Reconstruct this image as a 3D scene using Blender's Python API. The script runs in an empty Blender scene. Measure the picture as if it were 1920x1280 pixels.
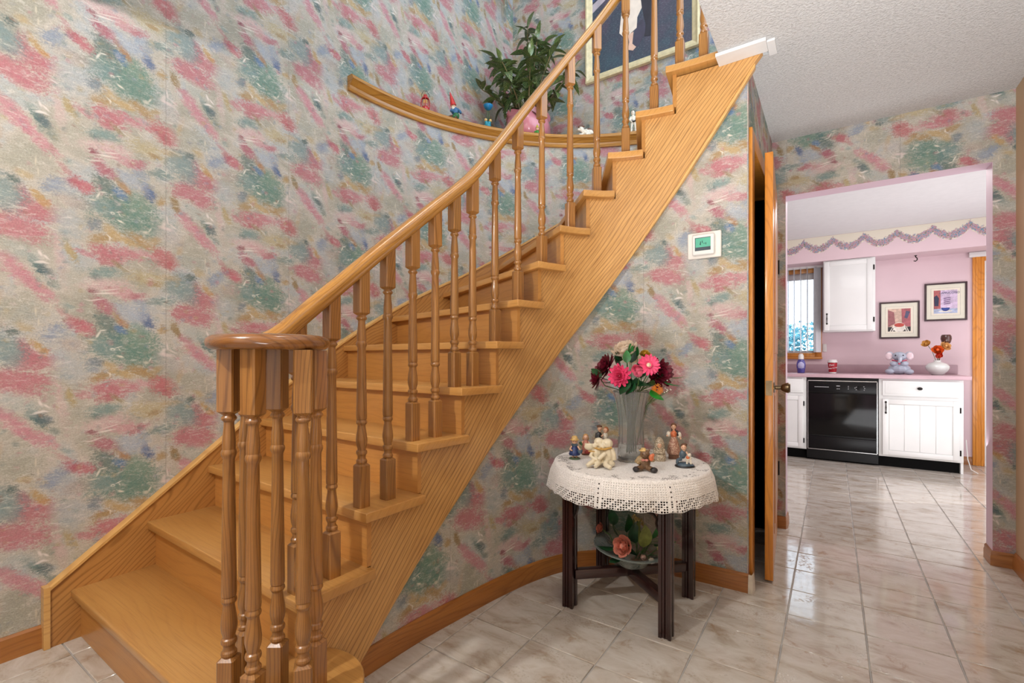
import bpy, bmesh, math, random
from mathutils import Vector, Matrix, Quaternion
random.seed(7)
PI = math.pi
SC = bpy.context.scene
COL = SC.collection

# ------------------------------------------------------------------ camera
H = 1.07
cd = bpy.data.cameras.new('camera'); cam = bpy.data.objects.new('camera', cd); COL.objects.link(cam)
cd.sensor_width = 36.0; cd.lens = 887.0 / 1920 * 36; cd.shift_y = 30 / 1920; cd.clip_start = 0.02
cam.location = (0, 0, H); cam.rotation_euler = (PI / 2, 0, math.atan(602 / 887))
SC.camera = cam
# ------------------------------------------------------------------ exposure
SC.view_settings.view_transform = 'Standard'; SC.view_settings.look = 'None'
SC.view_settings.gamma = 1.0; SC.view_settings.use_curve_mapping = False
SC.view_settings.exposure = 0.05
SC.cycles.max_bounces = 7; SC.cycles.diffuse_bounces = 3; SC.cycles.glossy_bounces = 3; SC.cycles.transmission_bounces = 6
SC.cycles.transparent_max_bounces = 6; SC.cycles.use_adaptive_sampling = True; SC.cycles.adaptive_threshold = .05
SC.cycles.caustics_reflective = False; SC.cycles.caustics_refractive = False; SC.cycles.sample_clamp_indirect = 6
SC.cycles.use_denoising = True
# ------------------------------------------------------------------ world and lights
wd = bpy.data.worlds.new('world'); SC.world = wd; wd.use_nodes = True
wd.node_tree.nodes['Background'].inputs[0].default_value = (0.72, 0.86, 1.0, 1)
wd.node_tree.nodes['Background'].inputs[1].default_value = 4.0

rad_ = math.radians
def light(name, kind, loc, power, color=(1, 1, 1), size=0.1, size_y=None, aim=None):
    d = bpy.data.lights.new(name, kind); d.energy = power; d.color = color
    if kind == 'AREA':
        d.size = size
        if size_y: d.shape = 'RECTANGLE'; d.size_y = size_y
    else: d.shadow_soft_size = size
    o = bpy.data.objects.new(name, d); COL.objects.link(o); o.location = loc
    if aim is not None:
        v = Vector(aim) - Vector(loc); o.rotation_euler = v.to_track_quat('-Z', 'Y').to_euler()
    return o
light('entry_ceiling_lamp', 'POINT', (-1.25, -.49, 2.30), 88, (1, .985, .95), .03)
light('hall_fill', 'AREA', (-.3, -1.3, 1.35), 9, (.93, .96, 1), 1.9, 1.9, (-.9, 3, 1.2))  # unseen fill light added behind the camera to lift the ambient level
light('hall_ceiling_fill', 'AREA', (.25, -.5, .30), 42, (.98, .985, 1), 1.0, 1.0, (.30, 1.15, 2.43)).data.spread = rad_(88)  # unseen upward light added to brighten the hall ceiling
light('upper_hall_lamp', 'AREA', (-.9, 1.2, 5.0), 17, (1, .94, .86), .8, None, (-1.3, 2.2, 2.4))
light('kitchen_lamp', 'AREA', (.4, 4.35, 2.33), 18, (1, .99, .97), 1.0, None, (.4, 4.6, 0))
light('patio_daylight', 'AREA', (1.85, 5.0, 1.2), 18, (.93, .97, 1), 1.3, 1.8, (0, 5.2, 1.1))
light('kitchen_ceiling_fill', 'AREA', (.9, 4.2, .3), 19, (.97, .98, 1), 1.2, 1.2, (.3, 5.3, 2.37))  # added area light near the floor, stands in for bounce onto the kitchen ceiling

# ------------------------------------------------------------------ helpers
def lin(c):
    return tuple((x / 255 / 12.92) if x / 255 <= .04045 else ((x / 255 + .055) / 1.055) ** 2.4 for x in c)
def tag(o, label=None, cat=None, group=None, kind=None):
    if label: o['label'] = label
    if cat: o['category'] = cat
    if group: o['group'] = group
    if kind: o['kind'] = kind
    return o
def empty(name, loc, label=None, cat=None, group=None, rz=0, kind=None):
    o = bpy.data.objects.new(name, None); COL.objects.link(o); o.location = loc; o.rotation_euler = (0, 0, rz)
    o.empty_display_size = .05
    return tag(o, label, cat, group, kind)

class NT:
    """small node-tree helper"""
    def __init__(s, tree): s.t = tree
    def n(s, typ, **kw):
        nd = s.t.nodes.new(typ)
        ins = kw.pop('i', {})
        for k, v in kw.items(): setattr(nd, k, v)
        for k, v in ins.items():
            if isinstance(v, bpy.types.NodeSocket): s.t.links.new(v, nd.inputs[k])
            else: nd.inputs[k].default_value = v
        return nd
    def math(s, op, a, b=None, c=None):
        i = {0: a}
        if b is not None: i[1] = b
        if c is not None: i[2] = c
        return s.n('ShaderNodeMath', operation=op, i=i).outputs[0]
    def noise(s, vec, scale, detail=3, rough=.5, dist=0, out=0):
        i = {'Scale': scale, 'Detail': detail, 'Roughness': rough, 'Distortion': dist}
        if vec is not None: i['Vector'] = vec
        return s.n('ShaderNodeTexNoise', i=i).outputs[out]
    def mapping(s, vec, scale=(1, 1, 1), rot=(0, 0, 0), loc=(0, 0, 0)):
        return s.n('ShaderNodeMapping', i={'Vector': vec, 'Scale': scale, 'Rotation': rot, 'Location': loc}).outputs[0]
    def ramp(s, fac, stops, interp='LINEAR'):
        nd = s.n('ShaderNodeValToRGB', i={'Fac': fac}); cr = nd.color_ramp; cr.interpolation = interp
        while len(cr.elements) < len(stops): cr.elements.new(.5)
        for e, (p, c) in zip(cr.elements, stops):
            e.position = p; e.color = (*lin(c), 1) if max(c) > 1 else (*c, 1)
        return nd.outputs[0]
    def mix(s, fac, a, b, mode='MIX'):
        nd = s.n('ShaderNodeMix', data_type='RGBA', blend_type=mode)
        for k, v in ((0, fac), (6, a), (7, b)):
            if isinstance(v, bpy.types.NodeSocket): s.t.links.new(v, nd.inputs[k])
            else: nd.inputs[k].default_value = v if k == 0 else ((*lin(v), 1) if len(v) == 3 else v)
        return nd.outputs[2]
    def maprange(s, v, a, b, c=0., d=1., smooth=False):
        return s.n('ShaderNodeMapRange', interpolation_type='SMOOTHSTEP' if smooth else 'LINEAR',
                   i={'Value': v, 'From Min': a, 'From Max': b, 'To Min': c, 'To Max': d}).outputs[0]

def newmat(name):
    m = bpy.data.materials.new(name); m.use_nodes = True
    return m, NT(m.node_tree), m.node_tree.nodes['Principled BSDF']
def setp(b, **kw):
    for k, v in kw.items(): b.inputs[k.replace('_', ' ')].default_value = v
MATS = {}
def plain(name, col, rough=.5, var=.08, scale=20, metal=0., bump=0., bscale=60, spec=.5, coat=0., **kw):
    """simple procedural material: base colour with a little noise variation"""
    if name in MATS: return MATS[name]
    m, t, b = newmat(name)
    tc = t.n('ShaderNodeTexCoord').outputs['Object']
    f = t.noise(tc, scale, 3)
    c1 = tuple(max(0, x * (1 - var)) for x in col); c2 = tuple(min(255, x * (1 + var)) for x in col)
    r = t.ramp(f, [(.3, c1), (.7, c2)])
    m.node_tree.links.new(r, b.inputs['Base Color'])
    setp(b, Roughness=rough, Metallic=metal, Specular_IOR_Level=spec, Coat_Weight=coat, **kw)
    if bump:
        bp = t.n('ShaderNodeBump', i={'Strength': bump, 'Distance': .002, 'Height': t.noise(tc, bscale, 3)})
        m.node_tree.links.new(bp.outputs[0], b.inputs['Normal'])
    MATS[name] = m; return m
def glass(name, tint=(1, 1, 1), rough=0.0, ior=1.45, bump=0):
    m, t, b = newmat(name)
    setp(b, Base_Color=(*tint, 1), Roughness=rough, IOR=ior, Transmission_Weight=1.0)
    if bump:
        tc = t.n('ShaderNodeTexCoord').outputs['Object']
        v = t.n('ShaderNodeTexVoronoi', i={'Vector': tc, 'Scale': bump}).outputs['Distance']
        bp = t.n('ShaderNodeBump', i={'Strength': .5, 'Distance': .003, 'Height': v})
        m.node_tree.links.new(bp.outputs[0], b.inputs['Normal'])
    return m

def wood(name, light_, mid, dark, grain=1.0, rough=.32, streak=.5, vscale=1.0, cath=.5, coat=.25, wob=22.):
    """oak: UV u runs along the grain in metres, v across it"""
    m, t, b = newmat(name)
    uv = t.n('ShaderNodeUVMap').outputs[0]
    rnd = t.n('ShaderNodeObjectInfo').outputs['Random']
    off = t.n('ShaderNodeCombineXYZ', i={0: t.math('MULTIPLY', rnd, 13.), 1: t.math('MULTIPLY', rnd, 7.), 2: t.math('MULTIPLY', rnd, 5.)}).outputs[0]
    p = t.n('ShaderNodeVectorMath', operation='ADD', i={0: uv, 1: off}).outputs[0]
    broad = t.noise(t.mapping(p, (1.6, 11 * vscale, 1)), 1.0, 4, .55, .5)
    # growth rings meeting the face as cathedral lines
    w0 = t.noise(t.mapping(p, (.9, 3.2, 1)), 1.0, 2, .5)
    sep = t.n('ShaderNodeSeparateXYZ', i={0: p})
    ring = t.math('ADD', t.math('MULTIPLY', sep.outputs[1], 55 * grain), t.math('MULTIPLY', w0, wob))
    ringf = t.math('ABSOLUTE', t.math('SUBTRACT', t.math('FRACT', ring), .5))
    ringm = t.maprange(ringf, .28, .5, 0, 1, True)
    fine = t.noise(t.mapping(p, (7, 420 * grain, 1)), 1.0, 2, .6)
    pores = t.maprange(fine, .52, .70, 0, 1, True)
    c = t.ramp(broad, [(.25, mid), (.75, light_)])
    c = t.mix(t.math('MULTIPLY', ringm, cath), c, dark)
    c = t.mix(t.math('MULTIPLY', pores, streak), c, dark)
    tone = t.maprange(rnd, 0, 1, .86, 1.1)
    c = t.n('ShaderNodeVectorMath', operation='SCALE', i={0: c, 'Scale': tone}).outputs[0]
    m.node_tree.links.new(c, b.inputs['Base Color'])
    setp(b, Roughness=rough, Coat_Weight=coat, Coat_Roughness=.12, Specular_IOR_Level=.45)
    bp = t.n('ShaderNodeBump', i={'Strength': .18, 'Distance': .001, 'Height': fine})
    m.node_tree.links.new(bp.outputs[0], b.inputs['Normal'])
    MATS[name] = m; return m

OAK_TREAD = wood('oak_tread', (206, 154, 88), (188, 134, 70), (144, 94, 44), .7, .3, .3, .9, .14, .25, 8.)
OAK_RISER = wood('oak_riser', (198, 142, 76), (178, 122, 60), (138, 86, 40), .5, .33, .25, .8, .16, .25, 9.)
OAK_STRINGER = wood('oak_stringer', (208, 160, 98), (188, 138, 78), (124, 82, 42), 1.1, .38, .8, 1.0, .6, .25, 9.)
OAK_WALLSTR = wood('oak_wall_stringer', (192, 140, 78), (172, 118, 60), (122, 76, 36), .55, .38, .3, .8, .55)
OAK_CAP = wood('oak_cap', (214, 170, 106), (198, 150, 86), (156, 106, 54), .8, .35, .35, 1, .3)
OAK_RAIL = wood('oak_rail', (200, 146, 70), (176, 120, 50), (116, 72, 30), 1.0, .24, .5, 1.0, .4, .5)
OAK_BAL = wood('oak_baluster', (172, 122, 64), (150, 98, 46), (88, 52, 24), 1.2, .3, .5, 1.2, .5, .4)
OAK_DARK = wood('oak_volute', (146, 96, 46), (120, 74, 34), (76, 42, 20), .9, .2, .4, 1, .4, .6)
OAK_BASE = wood('oak_baseboard', (176, 116, 56), (150, 92, 42), (108, 62, 28), .8, .35, .4, 1, .3)
OAK_TRIM = wood('oak_door_trim', (224, 150, 60), (204, 128, 46), (160, 92, 32), .8, .3, .3, 1, .35)
MAHOG = wood('mahogany', (50, 23, 22), (40, 17, 17), (22, 10, 10), .8, .25, .4, 1, .3, .5)

class MB:
    def __init__(s): s.v = []; s.f = []; s.uv = None; s.mi = []; s.cur = 0
    def add(s, vs, fs):
        o = len(s.v); s.v += [Vector(p) for p in vs]; s.f += [tuple(i + o for i in f) for f in fs]
        s.mi += [s.cur] * len(fs); return s
    def box(s, lo, hi, M=None):
        x0, y0, z0 = lo; x1, y1, z1 = hi
        vs = [Vector(p) for p in ((x0, y0, z0), (x1, y0, z0), (x1, y1, z0), (x0, y1, z0), (x0, y0, z1), (x1, y0, z1), (x1, y1, z1), (x0, y1, z1))]
        if M: vs = [M @ p for p in vs]
        return s.add(vs, [(0, 3, 2, 1), (4, 5, 6, 7), (0, 1, 5, 4), (1, 2, 6, 5), (2, 3, 7, 6), (3, 0, 4, 7)])
    def prism(s, pts, z0, z1, M=None):
        n = len(pts); vs = [Vector((x, y, z0)) for x, y in pts] + [Vector((x, y, z1)) for x, y in pts]
        if M: vs = [M @ p for p in vs]
        return s.add(vs, [tuple(range(n - 1, -1, -1)), tuple(range(n, 2 * n))] + [(i, (i + 1) % n, n + (i + 1) % n, n + i) for i in range(n)])
    def lathe(s, prof, seg=20, M=None, caps=True, sq=None):
        """prof: list of (r, z)"""
        vs = []; fs = []; n = len(prof)
        for r, z in prof:
            for k in range(seg):
                a = 2 * PI * k / seg; vs.append(Vector((r * math.cos(a), r * math.sin(a), z)))
        for j in range(n - 1):
            for k in range(seg):
                k2 = (k + 1) % seg; fs.append((j * seg + k, j * seg + k2, (j + 1) * seg + k2, (j + 1) * seg + k))
        if caps:
            fs.append(tuple(range(seg - 1, -1, -1))); fs.append(tuple((n - 1) * seg + k for k in range(seg)))
        if M: vs = [M @ p for p in vs]
        return s.add(vs, fs)
    def ell(s, c, r, M=None, u=14, v=9, tilt=None):
        if not hasattr(r, '__len__'): r = (r, r, r)
        R = tilt.to_matrix() if tilt else Matrix.Identity(3)
        vs = [Vector((0, 0, -1))]; fs = []
        for j in range(1, v):
            b = -PI / 2 + PI * j / v
            for k in range(u):
                a = 2 * PI * k / u; vs.append(Vector((math.cos(b) * math.cos(a), math.cos(b) * math.sin(a), math.sin(b))))
        vs.append(Vector((0, 0, 1)))
        for k in range(u): fs.append((0, 1 + (k + 1) % u, 1 + k))
        for j in range(v - 2):
            for k in range(u): a = 1 + j * u; fs.append((a + k, a + (k + 1) % u, a + u + (k + 1) % u, a + u + k))
        t = 1 + (v - 2) * u; e = len(vs) - 1
        for k in range(u): fs.append((t + k, t + (k + 1) % u, e))
        vs = [Vector(c) + R @ Vector((p.x * r[0], p.y * r[1], p.z * r[2])) for p in vs]
        if M: vs = [M @ p for p in vs]
        return s.add(vs, fs)
    def tube(s, path, rad, seg=8, M=None):
        path = [Vector(p) for p in path]; n = len(path)
        if not hasattr(rad, '__len__'): rad = [rad] * n
        vs = []; fs = []; up = None
        for i, p in enumerate(path):
            d = (path[min(i + 1, n - 1)] - path[max(i - 1, 0)]).normalized()
            if up is None: up = d.orthogonal().normalized()
            up = (up - d * up.dot(d)); up = up.normalized() if up.length > 1e-6 else d.orthogonal().normalized()
            w = d.cross(up)
            for k in range(seg): a = 2 * PI * k / seg; vs.append(p + (up * math.cos(a) + w * math.sin(a)) * rad[i])
        for j in range(n - 1):
            for k in range(seg): k2 = (k + 1) % seg; fs.append((j * seg + k, j * seg + k2, (j + 1) * seg + k2, (j + 1) * seg + k))
        fs.append(tuple(range(seg - 1, -1, -1))); fs.append(tuple((n - 1) * seg + k for k in range(seg)))
        if M: vs = [M @ p for p in vs]
        return s.add(vs, fs)
    def sweep(s, path, prof, closed=False):
        """path: list of 3D points, prof: list of (side, up) offsets; side = right of travel in plan, up = world z"""
        path = [Vector(p) for p in path]; n = len(path); m = len(prof); vs = []; fs = []
        for i, p in enumerate(path):
            d = path[min(i + 1, n - 1)] - path[max(i - 1, 0)]
            h = Vector((d.x, d.y, 0)).normalized(); r = Vector((h.y, -h.x, 0))
            for a, b in prof: vs.append(p + r * a + Vector((0, 0, b)))
        for j in range(n - 1):
            for k in range(m): k2 = (k + 1) % m; fs.append((j * m + k, j * m + k2, (j + 1) * m + k2, (j + 1) * m + k))
        fs.append(tuple(range(m - 1, -1, -1))); fs.append(tuple((n - 1) * m + k for k in range(m)))
        return s.add(vs, fs)
    def build(s, name, mat, parent=None, world=False, smooth=None, bevel=0, bseg=2, uvf=None, grain=None, mods=None, flat=False, solid=0):
        vs = s.v
        if world and parent is not None:
            Mi = parent.matrix_basis.inverted() if parent.parent is None else (parent.parent.matrix_basis @ parent.matrix_basis).inverted()
            vs = [Mi @ p for p in vs]
        me = bpy.data.meshes.new(name); me.from_pydata(vs, [], s.f)
        mats = mat if isinstance(mat, (list, tuple)) else [mat]
        for m_ in mats: me.materials.append(m_)
        bm = bmesh.new(); bm.from_mesh(me)
        for f_, i_ in zip(bm.faces, s.mi): f_.material_index = i_
        bmesh.ops.recalc_face_normals(bm, faces=bm.faces)
        if bevel:
            eds = [e for e in bm.edges if len(e.link_faces) == 2 and e.calc_face_angle(0) > .5]
            bmesh.ops.bevel(bm, geom=eds, offset=bevel, segments=bseg, profile=.5, affect='EDGES', clamp_overlap=True)
        if not flat:
            for f_ in bm.faces: f_.smooth = True
            lim = .62 if smooth is None else smooth
            for e in bm.edges:
                if len(e.link_faces) == 2 and e.calc_face_angle(0) > lim: e.smooth = False
        lay = bm.loops.layers.uv.new('UVMap')
        if uvf:
            for f_ in bm.faces:
                for l in f_.loops: l[lay].uv = uvf(l.vert.co, f_.normal)
        else:
            g = Vector(grain if grain else (0, 0, 1)).normalized()
            for f_ in bm.faces:
                nn = f_.normal
                gg = g if abs(nn.dot(g)) < .85 else g.orthogonal().normalized()
                c_ = nn.cross(gg); c_ = c_.normalized() if c_.length > 1e-4 else Vector((1, 0, 0))
                for l in f_.loops:
                    p = l.vert.co; l[lay].uv = (p.dot(gg), p.dot(c_) + p.dot(nn) * .37)
        bm.to_mesh(me); bm.free()
        o = bpy.data.objects.new(name, me); COL.objects.link(o)
        if parent is not None: o.parent = parent
        return o

def copy_tree(o, parent=None):
    c = o.copy(); COL.objects.link(c)
    if parent is not None: c.parent = parent
    for ch in list(o.children): copy_tree(ch, c)
    return c
def T(x=0, y=0, z=0): return Matrix.Translation((x, y, z))
def R(a, ax): return Matrix.Rotation(a, 4, ax)

# ------------------------------------------------------------------ plan curves of the staircase
INP = [(-1.31, -.6), (-1.31, .60), (-1.305, 1.20), (-1.275, 1.50), (-1.245, 1.72), (-1.195, 1.94), (-1.125, 2.11), (-1.04, 2.215), (-.95, 2.285), (-.80, 2.345), (-.60, 2.38), (-.32, 2.39), (-.1, 2.39)]
def catmull(P, n=12):
    out = []
    for i in range(len(P) - 1):
        p0 = P[max(i - 1, 0)]; p1 = P[i]; p2 = P[i + 1]; p3 = P[min(i + 2, len(P) - 1)]
        for k in range(n):
            t = k / n
            out.append(tuple(.5 * ((2 * p1[j]) + (-p0[j] + p2[j]) * t + (2 * p0[j] - 5 * p1[j] + 4 * p2[j] - p3[j]) * t * t + (-p0[j] + 3 * p1[j] - 3 * p2[j] + p3[j]) * t ** 3) for j in range(len(p0))))
    out.append(tuple(P[-1])); return out
CI = catmull(INP); SI = [0]
for i in range(1, len(CI)): SI.append(SI[-1] + math.hypot(CI[i][0] - CI[i - 1][0], CI[i][1] - CI[i - 1][1]))
def ci(s, off=0.):
    """inner plan curve: point at arc length s, moved off metres towards the hall; returns (x, y, tangent)"""
    j = 0
    while j < len(SI) - 2 and SI[j + 1] < s: j += 1
    def tan(i):
        a = CI[max(i - 1, 0)]; b = CI[min(i + 1, len(CI) - 1)]; l = math.hypot(b[0] - a[0], b[1] - a[1]); return ((b[0] - a[0]) / l, (b[1] - a[1]) / l)
    k = (s - SI[j]) / (SI[j + 1] - SI[j]); x = CI[j][0] + k * (CI[j + 1][0] - CI[j][0]); y = CI[j][1] + k * (CI[j + 1][1] - CI[j][1])
    t0 = tan(j); t1 = tan(j + 1); tx = t0[0] + k * (t1[0] - t0[0]); ty = t0[1] + k * (t1[1] - t0[1]); l = math.hypot(tx, ty); tx /= l; ty /= l
    return (x + ty * off, y - tx * off, (tx, ty))
def co(q, inset=0.):
    """outer wall curve: q <= 1.8 is Y on the straight left wall, beyond it 1.8 + angle in radians"""
    if q <= 1.8: return (-2.42 + inset, q)
    a = q - 1.8; return (-.68 - (1.74 - inset) * math.cos(a), 1.8 + (1.78 - inset) * math.sin(a))
def frange(a, b, n): return [a + (b - a) * i / n for i in range(n + 1)]
def interp(tab, x):
    if x <= tab[0][0]: a, b = tab[0], tab[1]
    elif x >= tab[-1][0]: a, b = tab[-2], tab[-1]
    else:
        for a, b in zip(tab, tab[1:]):
            if a[0] <= x <= b[0]: break
    return a[1] + (b[1] - a[1]) * (x - a[0]) / (b[0] - a[0])
RISE = .19
NS = {1: 1.14, 2: 1.36, 3: 1.590, 4: 1.815, 5: 2.04, 6: 2.243, 7: 2.378, 8: 2.515, 9: 2.662, 10: 2.82, 11: 2.968, 12: 3.118, 13: 3.270, 14: 3.50}   # nosing corners on the inner curve
rad = math.radians
NO = {1: .545, 2: .785, 3: 1.02, 4: 1.26, 5: 1.50, 6: 1.75, 7: 1.8 + rad(9.4), 8: 1.8 + rad(22.5), 9: 1.8 + rad(35), 10: 1.8 + rad(47.5), 11: 1.8 + rad(60), 12: 1.8 + rad(72.5), 13: 1.8 + rad(85), 14: 1.8 + rad(99)}

BLOBS = [(0.765,3.494,0.1288,0.0724,-20,100,142,130,1.0),
 (0.815,3.611,0.0626,0.0395,-30,108,148,132,0.8),
 (0.639,3.682,0.0513,0.0333,-55,98,124,120,0.9),
 (0.62,3.519,0.0477,0.0325,-10,118,150,150,0.8),
 (0.687,3.57,0.0328,0.0163,-60,95,135,135,0.7),
 (0.711,3.737,0.0468,0.0143,-58,166,128,72,1.0),
 (0.74,3.702,0.025,0.0122,-50,170,120,66,0.9),
 (0.881,3.714,0.0355,0.0186,-61,66,100,150,1.0),
 (0.717,3.654,0.0242,0.0143,-35,74,122,165,1.0),
 (0.765,3.776,0.0616,0.0306,-20,165,176,192,0.8),
 (0.845,3.835,0.0341,0.023,-59,140,160,185,0.6),
 (0.484,3.662,0.0429,0.022,-21,176,70,92,1.0),
 (0.519,3.641,0.0259,0.0209,-41,190,95,110,0.8),
 (0.363,3.606,0.0416,0.0261,37,135,152,176,0.9),
 (0.264,3.412,0.0642,0.0402,-9,182,98,112,1.0),
 (0.2,3.28,0.0824,0.0372,-6,184,102,116,1.0),
 (0.212,3.495,0.0189,0.0372,11,176,86,104,1.0),
 (0.122,3.301,0.041,0.0279,44,178,92,106,0.9),
 (0.192,4.263,0.0675,0.0343,-22,186,106,120,0.8),
 (0.107,3.526,0.058,0.0461,-11,122,146,148,0.9),
 (0.145,3.45,0.0459,0.0375,-43,128,152,154,0.8),
 (0.172,3.593,0.0167,0.0148,0,88,112,112,0.9),
 (0.004,3.378,0.0368,0.0238,0,148,165,165,0.8),
 (0.288,3.502,0.0367,0.0125,-54,184,150,90,1.0),
 (0.308,3.472,0.0187,0.0091,-11,186,132,66,0.9),
 (0.066,4.152,0.0338,0.0113,-65,158,130,74,1.0),
 (0.081,4.12,0.0191,0.0086,-72,150,118,66,0.8),
 (-0.018,4.166,0.0178,0.013,-54,170,140,88,0.8),
 (0.138,4.076,0.0308,0.0184,-22,170,104,118,0.8),
 (0.184,4.0,0.0704,0.0258,-48,196,132,144,0.9),
 (0.255,3.923,0.0723,0.0181,-51,192,118,134,0.9),
 (0.321,3.886,0.0441,0.0147,-47,196,130,142,0.8),
 (0.28,4.047,0.0464,0.0143,-55,100,134,130,1.0),
 (0.317,4.022,0.0267,0.0167,-42,84,110,118,0.9),
 (0.363,3.94,0.0195,0.0126,-32,110,135,130,0.7),
 (0.44,4.171,0.0414,0.0129,-69,178,158,108,1.0),
 (0.397,4.095,0.0145,0.0878,9,206,172,172,0.6),
 (0.448,3.995,0.0445,0.0418,0,178,176,160,0.5),
 (0.611,4.293,0.0396,0.0194,15,172,140,84,1.0),
 (0.658,4.369,0.0324,0.0163,-30,190,160,104,0.8),
 (0.735,4.316,0.0499,0.0155,-18,188,158,100,1.0),
 (0.85,4.323,0.049,0.0193,-25,172,138,80,1.0),
 (0.939,4.347,0.0296,0.014,29,180,150,98,0.8),
 (0.658,4.192,0.0592,0.0338,-10,186,96,112,1.0),
 (0.639,4.134,0.032,0.019,0,180,84,100,0.8),
 (0.765,4.219,0.0504,0.0189,-15,192,112,126,0.9),
 (0.866,4.232,0.0348,0.0137,-20,200,148,154,0.8),
 (0.519,4.169,0.0308,0.0137,-26,186,110,122,0.8),
 (0.992,4.208,0.0515,0.0364,-24,184,88,98,1.0),
 (1.008,4.168,0.0246,0.0198,0,176,74,86,0.8),
 (0.63,4.047,0.0505,0.0228,8,120,152,150,0.9),
 (0.583,4.003,0.021,0.0134,-21,96,130,128,0.8),
 (0.706,4.113,0.0329,0.0088,-40,150,132,84,0.7),
 (0.639,3.957,0.0747,0.0261,5,208,174,174,0.8),
 (0.565,3.902,0.0177,0.0107,-15,150,74,92,1.0),
 (0.62,3.808,0.0401,0.0226,-39,174,92,112,1.0),
 (0.745,3.909,0.0612,0.0211,-10,198,142,148,0.9),
 (0.825,3.899,0.0343,0.0147,20,180,104,118,0.9),
 (0.886,4.035,0.0645,0.0314,-10,184,168,122,0.8),
 (0.917,4.006,0.0238,0.0115,0,164,134,80,0.8),
 (0.026,3.566,0.0371,0.0143,0,188,160,112,0.7),
 (0.223,3.638,0.0228,0.0148,-22,186,162,112,0.8),
 (0.184,3.74,0.0663,0.0445,0,164,164,148,0.7),
 (0.1,3.813,0.0111,0.0436,-11,186,160,120,0.7),
 (0.965,3.653,0.0157,0.0127,0,178,148,92,0.9),
 (1.063,3.658,0.015,0.0272,14,152,126,76,0.9),
 (0.96,3.871,0.0482,0.015,10,110,140,136,0.7),
 (1.057,3.986,0.0313,0.0353,0,134,156,156,0.7),
 (0.431,3.403,0.0442,0.0313,0,176,182,186,0.6),
 (0.422,3.307,0.0196,0.0104,0,128,150,152,0.7),
 (0.574,3.388,0.0265,0.0211,51,112,132,146,0.8),
 (0.466,3.528,0.0448,0.0262,0,178,160,152,0.6),
 (0.414,3.736,0.03,0.0101,-42,184,120,124,0.6),
 (0.431,3.79,0.0148,0.0093,-21,130,160,160,0.6),
 (0.208,4.127,0.0498,0.0295,-22,178,184,180,0.6),
 (0.448,4.326,0.0445,0.0366,0,178,184,188,0.6),
 (0.033,3.889,0.056,0.0324,-34,188,180,180,0.6),
 (0.422,3.589,0.0293,0.0156,0,170,176,182,0.5)]
MARKS = [(0.292,4.071,0.0242,0.0076,13,222,214,208,1.0),
 (0.296,4.13,0.0066,0.0211,22,222,212,206,1.0),
 (0.325,4.109,0.0175,0.0059,-42,222,212,206,1.0),
 (0.317,4.073,0.0188,0.0051,-11,222,214,208,0.8),
 (0.63,3.9,0.0559,0.0054,8,224,214,206,0.9),
 (0.658,3.93,0.0484,0.0038,14,222,212,204,0.8),
 (0.583,3.848,0.0366,0.0043,14,222,212,206,0.8),
 (0.537,3.84,0.0205,0.0032,-10,218,208,200,0.8),
 (0.276,3.74,0.0041,0.0252,0,210,200,178,0.8),
 (0.288,3.671,0.0042,0.0253,0,210,200,178,0.7),
 (0.346,3.785,0.0038,0.0204,-11,206,198,178,0.6),
 (0.519,4.159,0.0145,0.0031,-41,210,180,180,0.7),
 (0.672,3.496,0.0114,0.0093,0,226,218,206,1.0),
 (0.672,3.494,0.0049,0.0038,0,100,138,126,1.0),
 (0.706,3.512,0.0164,0.0033,20,226,218,206,1.0),
 (0.711,3.496,0.0088,0.0033,-60,222,214,200,0.9),
 (0.717,3.444,0.0176,0.0066,-22,226,216,200,1.0),
 (0.592,3.603,0.0053,0.0246,-26,222,216,204,1.0),
 (0.62,3.632,0.0159,0.0043,10,222,216,204,1.0),
 (0.56,3.563,0.0176,0.0053,0,216,206,190,0.8),
 (0.871,4.397,0.0152,0.0114,0,216,204,186,0.8),
 (0.897,4.421,0.0047,0.0173,-29,220,210,196,0.8),
 (0.653,4.318,0.0184,0.0038,-40,222,214,200,0.8),
 (0.658,4.305,0.0043,0.0142,0,222,214,200,0.8),
 (1.003,3.455,0.0392,0.0128,-10,220,200,196,0.8),
 (0.987,3.487,0.012,0.0235,-29,222,206,200,0.7),
 (1.003,3.902,0.0037,0.0233,0,216,212,200,0.7),
 (0.992,3.888,0.0279,0.0035,19,216,212,200,0.7),
 (0.997,3.858,0.0243,0.0029,-19,216,212,200,0.7),
 (-0.011,3.412,0.0207,0.0037,-23,214,212,204,0.7),
 (-0.003,3.324,0.0204,0.0047,0,214,210,204,0.7),
 (1.008,4.526,0.0049,0.035,9,218,204,198,0.8),
 (1.046,4.481,0.0307,0.006,-29,218,204,198,0.7),
 (0.431,3.403,0.0246,0.0036,16,214,208,204,0.7),
 (0.363,3.308,0.0212,0.0036,-21,214,206,204,0.7),
 (0.755,4.094,0.0279,0.0033,-30,214,206,194,0.7),
 (0.835,4.137,0.0206,0.004,-39,214,204,190,0.7),
 (0.07,3.931,0.0275,0.0027,-54,214,206,200,0.6),
 (0.092,4.064,0.0315,0.0037,-44,210,204,200,0.5)]
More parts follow.
